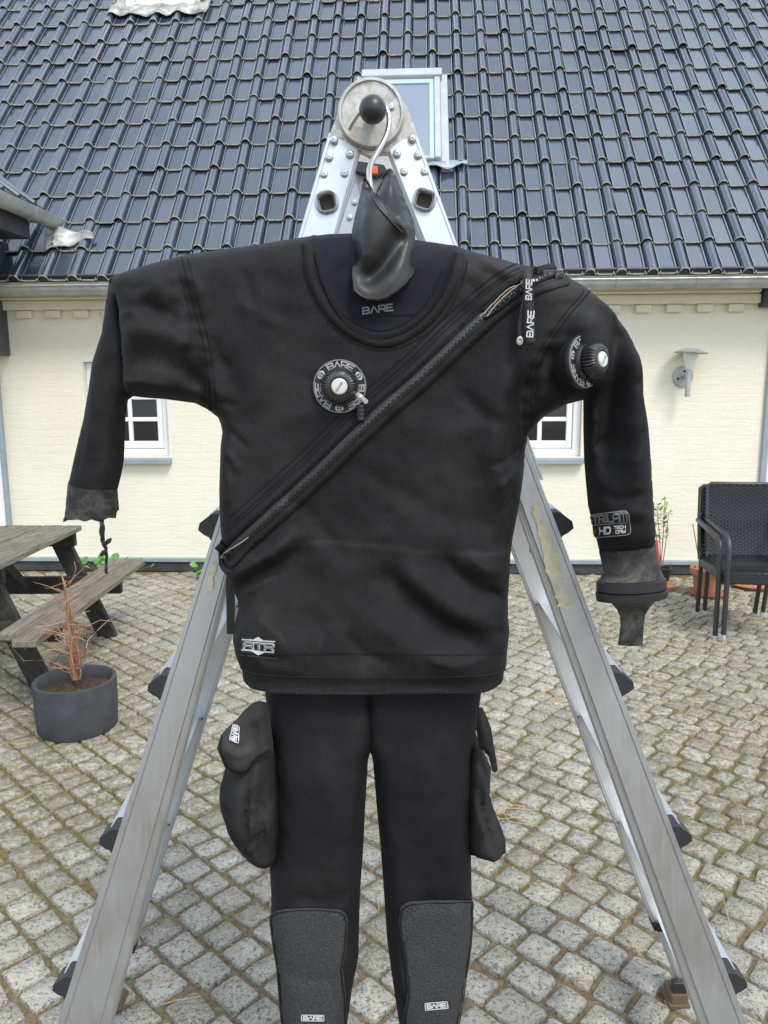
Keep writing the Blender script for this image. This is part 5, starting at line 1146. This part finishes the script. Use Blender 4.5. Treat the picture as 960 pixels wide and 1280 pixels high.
# --- valves
def frame(C, n_, up=(0, 0, 1)):
    n_ = Vector(n_).normalized(); r_ = Vector(up).cross(n_).normalized() * 1.0; u = n_.cross(r_); return C, r_, u, n_
def valve(nm, C, n_, rad, par, label, knob_h, ribs=3, roll=0, button=M_BTN):
    C, r_, u, n_ = frame(C, n_); v = link(nm, None, par, label=label)
    MB().lathe([(rad*.80, -.020), (rad*.90, -.010), (rad*.97, -.004), (0, -.004)], C, n_, 56, xdir=r_).build('valve_seat', M_FAB, v, smooth=True)
    MB().lathe([(rad*.99, -.004), (rad, -.002), (rad, .002), (rad*.97, .0035), (0, .0035)], C, n_, 56, xdir=r_).build('base_disc', M_TAG, v, smooth=True, sharp=30)
    MB().lathe([(rad*.925, .0032), (rad*.935, .0050), (rad*.965, .0050), (rad*.975, .0032)], C, n_, 56, xdir=r_).build('disc_rim', M_PRINTG, v, smooth=True, sharp=30)
    def onarc(a, b, a0, dr): # a along the arc (metres), b outward-down
        rr_ = rad*.80 - b + dr; th = a0 - a/(rad*.80); return C + (r_*math.cos(th)+u*math.sin(th))*rr_ + n_*.0046
    hgt = rad*.20
    for k in range(3):
        polys, W = text2('BARE', hgt, hgt*.24, .22, 1.0); kk = rad*.98/W
        P_, F_ = merge(polys, lambda a, b: onarc(a*kk-W*kk/2, b-hgt/2, R(84-120*k+roll), 0)); m_ = MB(); m_.add(P_, F_); m_.build('lettering', M_PRINTL, v, recalc=False)
        th0 = R(84-60-120*k+roll); c = C + (r_*math.cos(th0)+u*math.sin(th0))*rad*.80; tx = (-r_*math.sin(th0)+u*math.cos(th0)); rx = (r_*math.cos(th0)+u*math.sin(th0))
        m_ = MB(); m_.add([c + n_*.0045 + tx*math.cos(t)*rad*.155 + rx*math.sin(t)*rad*.115 for t in np.linspace(0, 6.283, 21)[:-1]], [tuple(range(20))]); m_.build('emblem', M_PRINT, v, recalc=False)
        polys, W = text2('B', hgt*.72, hgt*.15, .2, .8); P_, F_ = merge(polys, lambda a, b: c + n_*.0050 - tx*(a-W/2) - rx*(b-hgt*.36)); m_ = MB(); m_.add(P_, F_); m_.build('lettering', M_TAG, v, recalc=False)
    # body: collar, scalloped knob with three ribbed grips, button
    MB().lathe([(rad*.70, .003), (rad*.70, .010), (rad*.66, .013), (0, .013)], C, n_, 48, xdir=r_).build('valve_body', M_PLAS, v, smooth=True, sharp=35)
    def rf(th, r__, h__):
        if r__ < rad*.38: return 1
        q = .5+.5*math.cos(3*(th-R(90+roll)-math.pi/3)); g = (math.cos(33*th)*.055-.02)*(q > .42)*(r__ > rad*.45)
        return 1-.06*(1-q)+g
    MB().lathe([(rad*.60, .012), (rad*.66, .015), (rad*.66, .012+knob_h*.50), (rad*.64, .012+knob_h*.68), (rad*.53, .012+knob_h*.98), (rad*.42, .012+knob_h*1.06), (rad*.35, .012+knob_h*1.08), (rad*.32, .012+knob_h*.94), (0, .012+knob_h*.94)], C, n_, 240, xdir=r_, rfun=rf).build('knob', M_PLAS, v, smooth=True, sharp=44)
    hb = .012+knob_h
    MB().lathe([(rad*.29, hb-.002), (rad*.29, hb+.0015), (rad*.25, hb+.003), (0, hb+.0035)], C, n_, 28, xdir=r_).build('button', button, v, smooth=True, sharp=40)
    polys, W = text2('BARE', rad*.07, rad*.016, .25, 1.0); cs_, sn_ = math.cos(R(55)), math.sin(R(55)); P_, F_ = merge(polys, lambda a, b: C + n_*(hb+.0044) + r_*((a-W/2)*cs_+(b-rad*.035)*sn_) + u*((a-W/2)*sn_-(b-rad*.035)*cs_)); m_ = MB(); m_.add(P_, F_); m_.build('lettering', M_PRINTG, v, recalc=False)
    return v, (C, r_, u, n_)
hi = hit(425, 483, BVB); Ci = hi[0]; rad_i = 34*(Ci-CO).length/F_PX*.98
vi, fr_ = valve('inflator_valve', Ci+Vector((0, -.004, 0)), (CO-Ci).normalized()*.6+Vector((0, -.4, 0)), rad_i, suit, 'round chest inflator valve with printed ring, centre of the chest', .016, roll=4)
Cn = fr_[0]
p1, p2 = onY(447, 494, Ci.y-.020), onY(457.5, 502, Ci.y-.042)
m_ = MB(); m_.tube([p1, p1.lerp(p2, .4), p1.lerp(p2, .42), p2], [.0046, .0046, .0034, .0036], 14); m_.build('hose_nipple', M_NIP, vi, smooth=True, sharp=40)
m_ = MB(); q1, q2 = onY(450.5, 506, Ci.y-.012), onY(451, 526, Ci.y-.012); n_ = 13; m_.tube([q1.lerp(q2, i/(n_-1)) for i in range(n_)], [.0062 if i % 3 else .0052 for i in range(n_)], 16); m_.build('nipple_cap', M_RUB, vi, smooth=True, sharp=60)
he = hit(733, 452, BVB); Ce = he[0]; rad_e = 33*(Ce-CO).length/F_PX*.98
nE = Vector((.66, -.74, .08)).normalized()
vx, _f = valve('exhaust_valve', Ce + Vector((-.002, .013, 0)), nE, rad_e, suit, 'black dump valve with printed ring on the sleeve', .020, roll=20, button=M_BTN)
# strap tail at the left hip
mb = MB(); mb.add([onY(x, y, SD+.012) for x, y in ((283,712),(294,722),(294,740),(293,792),(284,792),(283,740))], [(0,1,2,5),(5,2,3,4)]); o = mb.build('waist_strap', M_RUB, suit, recalc=False); m_ = o.modifiers.new('t', 'SOLIDIFY'); m_.thickness = .003
# suit socks, below the picture
for (x0, x1) in ((350, 431), (499, 580)):
    a, b = onY(x0, 1470, SD), onY(x1, 1470, SD); c = (a+b)/2; mb = MB()
    pts = [c+Vector((0, .02, .03)), c+Vector((0, .0, .0)), c+Vector((0, -.06, -.035)), c+Vector((0, -.14, -.045)), c+Vector((0, -.17, -.047))]
    zmin = min(p.z for p in pts)-.035; mb.tube([p+Vector((0, 0, max(0, .02-zmin)*0)) for p in pts], [.042, .045, .042, .036, .015], 14); mb.build('sock', M_RUB, suit, smooth=True)

# ------------------------------------------------------------------ hanger whose hook carries the suit
hang = thing('suit_hanger', 'heavy wire hanger hooked over the ladder knob, holding the suit', 'hanger', (0, SD, onY(470, 300, SD).z))
hk = [(435.5,162,1.292),(441,151,1.288),(450,139,1.284),(459,131,1.282),(470,127,1.282),(480,131,1.282),(485.5,141,1.280),(487,152,1.276),(484,168,1.268),(476,183,1.255),(467,198,1.24),(461,211,1.222),(461.5,224,1.20),(464,240,1.188),(466,262,1.19)]
def crv(pts, it=2):
    for _ in range(it):
        o = [pts[0]]
        for i in range(len(pts)-1):
            p, q = pts[i], pts[i+1]; o += [tuple(a*.75+b*.25 for a, b in zip(p, q)), tuple(a*.25+b*.75 for a, b in zip(p, q))]
        o.append(pts[-1]); pts = o
    return pts
mb = MB(); mb.tube([onY(x, y, Y) for x, y, Y in crv(hk)], .0042, 12); mb.build('hook', M_HOOK, hang, smooth=True)
mb = MB(); mb.tube([onY(466, 262, 1.19), onY(466, 320, 1.205), onY(466, 345, SD)], .005, 8); mb.tube([onY(200, 372, SD), onY(330, 345, SD), onY(466, 330, SD), onY(600, 350, SD), onY(720, 395, SD)], [.009, .011, .012, .011, .009], 10); mb.build('shoulder_bar', M_PLAS, hang, smooth=True)

# ------------------------------------------------------------------ picnic table
TBX = -1.89
tab = thing('picnic_table', 'weathered wooden picnic table with attached bench at the left edge', 'picnic table', (-2.25, 4.2, 0))
TZ = .735; y0, y1 = 3.25, 4.74
for k in range(6):
    xr = TBX-k*.122; MB().cbox((xr-.115, y0+random.uniform(-.01, .01), TZ-.034), (xr, y1+random.uniform(-.01, .01), TZ+random.uniform(-.002, .002)), .005).build('plank', M_WOOD, tab)
BZ = .445; by0, by1 = 3.38, 5.03
for sgn, xo in ((1, -1.60), (-1, -2.88)):
    for k in range(2):
        xr = xo - sgn*k*.118; a, b = sorted((xr, xr-sgn*.112)); MB().cbox((a, by0+.10*k*(sgn > 0), BZ-.036), (b, by1+random.uniform(-.01, .01), BZ), .005).build('plank', M_WOOD, tab)
for yy in (3.80, 4.72):
    MB().cbox((-2.86, yy-.022, BZ-.145), (-1.66, yy+.022, BZ-.038), .004).build('bench_beam', M_WOODD, tab)
    MB().cbox((-2.58, yy-.022, TZ-.13), (-1.93, yy+.022, TZ-.036), .004).build('table_beam', M_WOODD, tab)
    for sgn in (1, -1):
        xt, xb = -2.245+sgn*.17, -2.245+sgn*.46; y_ = yy+.046
        mb = MB(); mb.prism([(xt-.058, y_-.022, TZ-.036), (xt+.058, y_-.022, TZ-.036), (xb+.058, y_-.022, 0.002), (xb-.058, y_-.022, 0.002)], (0, .044, 0)); mb.build('leg', M_WOODD, tab)
for s_ in (1, -1):
    mb = MB(); mb.prism([(-2.27, 4.24-s_*.02, TZ-.04), (-2.27, 4.24+s_*.07, TZ-.04), (-2.27, 4.255+s_*.46, BZ-.10), (-2.27, 4.255+s_*.37, BZ-.10)], (.05, 0, 0)); mb.build('brace', M_WOODD, tab)

# ------------------------------------------------------------------ grey planter with dead canes
pc = onZ(98, 908); pc.z = 0
PR = .185
planter = thing('planter', 'round dark grey fibre planter on the cobbles beside the picnic table', 'planter', pc)
PH = onY(96, 848, pc.y).z
mb = MB(); mb.lathe([(PR*.93, 0.0), (PR*.97, .012), (PR*1.0, PH*.5), (PR*1.01, PH-.012), (PR*1.0, PH), (PR*.93, PH+.002), (PR*.885, PH-.006), (PR*.87, PH-.06), (PR*.86, .02), (0, .02)], pc, (0, 0, 1), 48); mb.build('pot', M_POT, planter, smooth=True, sharp=50)
mb = MB(); n = 18; vs_ = [pc+Vector((0, 0, PH-.05))]
for i in range(1, 7):
    for j in range(n): t = 2*math.pi*j/n; r_ = PR*.875*i/6; vs_.append(pc+Vector((r_*math.cos(t), r_*math.sin(t), PH-.055+random.uniform(-.012, .014))))
fs = [(0, 1+j, 1+(j+1) % n) for j in range(n)] + [(1+i*n+j, 1+i*n+(j+1) % n, 1+(i+1)*n+(j+1) % n, 1+(i+1)*n+j) for i in range(5) for j in range(n)]
mb.add(vs_, fs); mb.build('soil', M_SOIL, planter, smooth=True, recalc=False)
shrub = thing('dead_shrub', 'dead brown cane shrub with bare twigs standing in the grey planter', 'dead shrub', pc+Vector((0, 0, PH-.05)))
sb0 = pc+Vector((0, 0, PH-.06)); pxm = (pc-CO).length/F_PX
def toY(px, py, dy=0): return onY(px, py, pc.y+dy)
for (x0, y0_, x1, y1_, dy, r0) in ((93,850,77,716,.0,.0075),(95,850,85,745,+.03,.006),(92,850,82,728,-.03,.0055),(97,850,90,765,.02,.0048),(101,848,97,780,-.02,.0042),(90,850,80,775,.04,.0042),(99,850,104,775,.03,.0036)):
    p, q = toY(x0, y0_, dy*.5), toY(x1, y1_, dy); mb = MB(); n = 7
    mb.tube([p.lerp(q, i/n)+Vector((random.gauss(0, .004), random.gauss(0, .004), 0)) for i in range(n+1)], [r0*(1-.45*i/n) for i in range(n+1)], 7); mb.build('cane', M_CANE, shrub, smooth=True)
mb = MB()
for _ in range(64):
    t = random.uniform(.05, .9); a = toY(93-15*t, 850-130*t); L = random.uniform(.03, .15); an = random.uniform(0, 6.28); up_ = random.uniform(-.1, .8)
    d = Vector((math.cos(an), math.sin(an)*.6, up_)).normalized()*L; b = a+d; c = b+Vector((random.gauss(0, .4), random.gauss(0, .3), random.uniform(-.2, .6)))*L*.6
    mb.tube([a, (a+b)/2+Vector((random.gauss(0, .008), 0, random.gauss(0, .008))), b, c], [.0019, .0015, .0011, .0006], 5)
    if random.random() < .7: e = a+d*.6; mb.tube([e, e+Vector((random.gauss(0, .5), random.gauss(0, .3), random.uniform(0, .6)))*L*.5], [.0016, .0007], 4)
for pl in ([(100,840),(110,800),(128,782),(146,766)], [(88,840),(60,825),(30,826),(12,806)], [(92,800),(60,790),(30,812)], [(100,760),(120,745),(130,735)], [(104,835),(112,800),(104,770)], [(80,780),(55,765)], [(86,735),(95,712),(93,702)], [(95,790),(125,775),(150,778)]):
    mb.tube([toY(x, y, random.gauss(0, .05)) for x, y in resample(pl, 10, False)], .0015, 5)
o = mb.build('twigs', M_TWIG, shrub, smooth=True, kind='stuff')
# little red-leaved seedling behind the bench
sp0 = onZ(15, 800); seed_ = thing('red_seedling', 'tiny red leaved weed growing between cobbles under the picnic bench', 'weed', sp0)
mb = MB(); ml = MB()
for i in range(6):
    a = random.uniform(0, 6.28); tip = sp0+Vector((math.cos(a)*.06, math.sin(a)*.06, random.uniform(.08, .19))); mb.tube([sp0, sp0.lerp(tip, .5)+Vector((0, 0, .02)), tip], [.003, .002, .001], 5)
    for k in range(4):
        c = sp0.lerp(tip, .5+.15*k); d = Vector((random.gauss(0, 1), random.gauss(0, 1), random.gauss(0, .5))).normalized()*.022; e = d.cross(Vector((0, 0, 1))).normalized()*.007; ml.add([c, c+d*.5+e, c+d, c+d*.5-e], [(0, 1, 2, 3)])
mb.build('stem', M_TWIG, seed_, smooth=True); ml.build('leaves', newmat('red_leaf', (.42, .10, .06), .6), seed_, recalc=False, kind='stuff')

# ------------------------------------------------------------------ stacked woven armchairs
def weave(mb, f, nu, nv, amp, wd):
    """strands across u woven over stakes; f(u,v)->(point, normal)"""
    for j in range(nv):
        top_, bot_ = [], []
        for i in range(nu*4+1):
            u = i/(nu*4); s = math.sin(math.pi*nu*u + (math.pi if j % 2 else 0)); v0, v1 = (j+.10)/nv, (j+.90)/nv
            for lst, v in ((bot_, v0), (top_, v1)): p, n_ = f(u, v); lst.append(p+n_*(amp*s))
            if True:
                p, n_ = f(u, (v0+v1)/2); top_[-1] = top_[-1]; 
        m = len(top_); mb.add(bot_+top_, [(i, i+1, m+i+1, m+i) for i in range(m-1)])
def make_chair(label, loc):
    c = thing('rattan_armchair', label, 'chair', loc, 'stacked black woven armchairs')
    W = .215; sh = .43; bh = .90
    def bp(t, s=0):   # back profile: t 0 seat .. 1 top
        return Vector((0, .235+.09*t+.02*math.sin(t*math.pi), sh-.02+(bh-sh+.02)*t))
    def local(m_, nm, mt=M_WICK, **k): return m_.build(nm, mt, c, local=True, smooth=True, **k)
    m_ = MB(); weave(m_, lambda u, v: (bp(v)+Vector(((u-.5)*2*(W-.004), -.012, 0)), Vector((0, -1, .15))), 20, 38, .0055, 1); m_.add([bp(v)+Vector((sx*(W-.002), .006, 0)) for v in np.linspace(0, 1, 8) for sx in (-1, 1)], [(2*i, 2*i+1, 2*i+3, 2*i+2) for i in range(7)])
    local(m_, 'backrest', recalc=False)
    m_ = MB(); m_.tube([bp(0)+Vector((-W, 0, 0)), bp(.5)+Vector((-W, 0, 0)), bp(.97)+Vector((-W, 0, 0)), bp(1)+Vector((-W+.02, 0, 0)), bp(1)+Vector((W-.02, 0, 0)), bp(.97)+Vector((W, 0, 0)), bp(.5)+Vector((W, 0, 0)), bp(0)+Vector((W, 0, 0))], .0135, 10); local(m_, 'back_frame')
    m_ = MB(); weave(m_, lambda u, v: (Vector(((u-.5)*2*(W-.006), .235-.47*v, sh+.004-.010*math.sin(math.pi*v))), Vector((0, 0, 1))), 22, 42, .003, 1); local(m_, 'seat', recalc=False)
    m_ = MB(); weave(m_, lambda u, v: (Vector(((u-.5)*2*(W+.004), -.238, sh-.072+.074*v)), Vector((0, -1, 0))), 22, 6, .003, 1); m_.cbox((-W, -.232, sh-.07), (W, .23, sh-.004), .01); local(m_, 'seat_frame', recalc=False)
    for s in (-1, 1):
        x = s*.228; xr = .19
        m_ = MB(); m_.tube([(x, -.245, .012), (x, -.238, .40), (x, -.235, .56), (x, -.215, .615), (x, -.16, .638), (x, .05, .655), (x, .20, .665), (x-s*.006, .31, .668)], [.0165, .0165, .0165, .018, .019, .019, .018, .016], 10); local(m_, 'front_leg')
        m_ = MB(); m_.tube([(s*xr, .30, .012), (s*(xr+.01), .245, .40), (s*(xr+.025), .25, .46), (s*(W+.004), .262, .60), (s*(W+.006), .285, .72)], .015, 10); local(m_, 'rear_leg')
        for (yy, xi) in ((-.245, .228), (.30, xr)): m_ = MB(); m_.tube([(s*xi, yy, 0), (s*xi, yy, .03)], .0165, 10); local(m_, 'foot_cap', M_SKYFR)
    return c
cr_ = onZ(908, 766); cf_ = onZ(902, 797); cxx = 2.36; cy = 4.80
ch1 = make_chair('lower black woven armchair of the stacked pair, partly hidden', (cxx-.030, cy+.048, 0))
ch2 = copy_tree(ch1); ch2.location = (cxx, cy, .022); ch2['label'] = 'upper black woven armchair of the stacked pair, in front'
for c_ in (ch1, ch2): c_.rotation_euler = (0, 0, R(-7))

# ------------------------------------------------------------------ terracotta pots, young shrub, wall plants
def terracotta(nm, label, c, r_, h_, saucer=True):
    t = thing(nm, label, 'plant pot', c)
    if h_: MB().lathe([(r_*.68, .02), (r_*.86, h_*.78), (r_*.98, h_*.78), (r_, h_*.8), (r_, h_), (r_*.93, h_), (r_*.86, h_*.9), (0, h_*.88)], c, (0, 0, 1), 32).build('pot', M_TERRA, t, smooth=True, sharp=40)
    if saucer: MB().lathe([(r_*.85, 0), (r_*1.02, .028), (r_*.98, .030), (r_*.82, .012), (0, .012)], c, (0, 0, 1), 32).build('saucer', M_TERRA, t, smooth=True, sharp=40)
    return t
p1 = onZ(884, 744); tp = terracotta('terracotta_pot', 'terracotta pot on a saucer behind the stacked armchairs', p1, .135, .215)
pp = thing('pot_plant', 'small sprouting plant with a cane in the terracotta pot behind the chairs', 'plant', p1+Vector((0, 0, .19)))
mb = MB(); ml = MB(); b = p1+Vector((-.06, 0, .19)); mb.tube([b, onY(866, 655, p1.y)], .004, 6); mb.build('cane', M_CANE, pp, smooth=True)
for _ in range(60):
    c = p1+Vector((random.gauss(.02, .05), random.gauss(0, .05), .195+abs(random.gauss(0, .03)))); d = Vector((random.gauss(0, 1), random.gauss(0, 1), .5)).normalized()*.03; e = d.cross(Vector((0, 0, 1))).normalized()*.010; ml.add([c, c+d*.5+e, c+d, c+d*.5-e], [(0, 1, 2, 3)])
ml.build('leaves', M_LEAF, pp, recalc=False, kind='stuff')
terracotta('terracotta_saucer', 'wide terracotta saucer on the cobbles under the right side of the chairs', onZ(940, 733), .17, 0)
terracotta('terracotta_dish', 'small terracotta dish on the cobbles beside the hanging cuff', onZ(826, 737), .105, .045)
p2 = onZ(827, 728); bp_ = thing('nursery_pot', 'small black nursery pot at the wall holding the young shrub', 'plant pot', p2+Vector((0, -.02, 0)))
mb = MB(); mb.lathe([(.045, 0), (.062, .115), (.066, .115), (.066, .13), (.058, .13), (.055, .11), (0, .108)], p2+Vector((0, -.02, .0)), (0, 0, 1), 24); mb.build('pot', M_RUB, bp_, smooth=True, sharp=40)
ys = p2+Vector((0, -.02, .108)); yv = thing('young_shrub', 'young green shrub with fresh leaves and a red tag beside the hanging sleeve', 'shrub', ys)
mb = MB(); ml = MB(); Yv = ys.y
lf = lambda c, d, w_: ml.add([c, c+d*.45+d.cross(Vector((.2, .3, 1))).normalized()*w_, c+d, c+d*.45-d.cross(Vector((.2, .3, 1))).normalized()*w_], [(0, 1, 2, 3)])
for (xa, ya, xb, yb, dy) in ((826,708,821,632,.02), (826,708,831,620,-.02), (828,708,836,640,.0), (825,708,818,655,-.03)):
    p, q = onY(xa, ya, Yv), onY(xb, yb, Yv+dy); mb.tube([p, p.lerp(q, .5)+Vector((.006, 0, 0)), q], [.0045, .0035, .002], 6)
    for k in range(26):
        t = random.uniform(.45, 1.03); c = p.lerp(q, t)+Vector((random.gauss(0, .012), random.gauss(0, .012), 0)); d = Vector((random.gauss(0, 1), random.gauss(0, .8), random.uniform(-.2, .9))).normalized()*random.uniform(.04, .075); lf(c, d, .013)
mb.build('stem', M_CANE, yv, smooth=True); ml.build('leaves', M_LEAF, yv, recalc=False, kind='stuff')
m_ = MB(); m_.add([onY(x, y, Yv-.03) for x, y in ((818,676),(821,674),(825.5,700),(824.5,711),(822,700))], [(0,1,2,3,4)]); o = m_.build('red_tag', M_RED, yv, recalc=False); q_ = o.modifiers.new('t', 'SOLIDIFY'); q_.thickness = .002
def clump(label, c, n_, rx, h_, lr):
    t = thing('leafy_clump', label, 'plant', c, ); ml = MB(); mb = MB()
    for _ in range(n_):
        p = c+Vector((random.gauss(0, rx), random.gauss(0, .05), random.uniform(.25, 1)*h_)); mb.tube([c+Vector((random.gauss(0, rx*.3), 0, 0)), p], [.002, .0015], 4)
        nrm = Vector((random.gauss(0, .5), -.6+random.gauss(0, .3), .8)).normalized(); a = nrm.cross(Vector((0, 0, 1))).normalized(); b = nrm.cross(a); r_ = lr*random.uniform(.6, 1.15); k = 9; ph = random.random()*6
        ml.add([p+nrm*.004]+[p+(a*math.cos(2*math.pi*j/k)+b*math.sin(2*math.pi*j/k))*r_*(1+.13*math.cos(3*2*math.pi*j/k+ph)) for j in range(k)], [(0, 1+j, 1+(j+1) % k) for j in range(k)])
    mb.build('stem', M_GRASS, t); ml.build('leaves', M_LEAF2, t, recalc=False, kind='stuff')
c1 = onZ(142, 722); clump('low green clump of round leaves at the wall beyond the picnic bench', c1, 30, .11, .20, .034)
c2 = onZ(250, 724); clump('green leaf clump at the wall base beside the left ladder leg', c2, 9, .04, .15, .028)
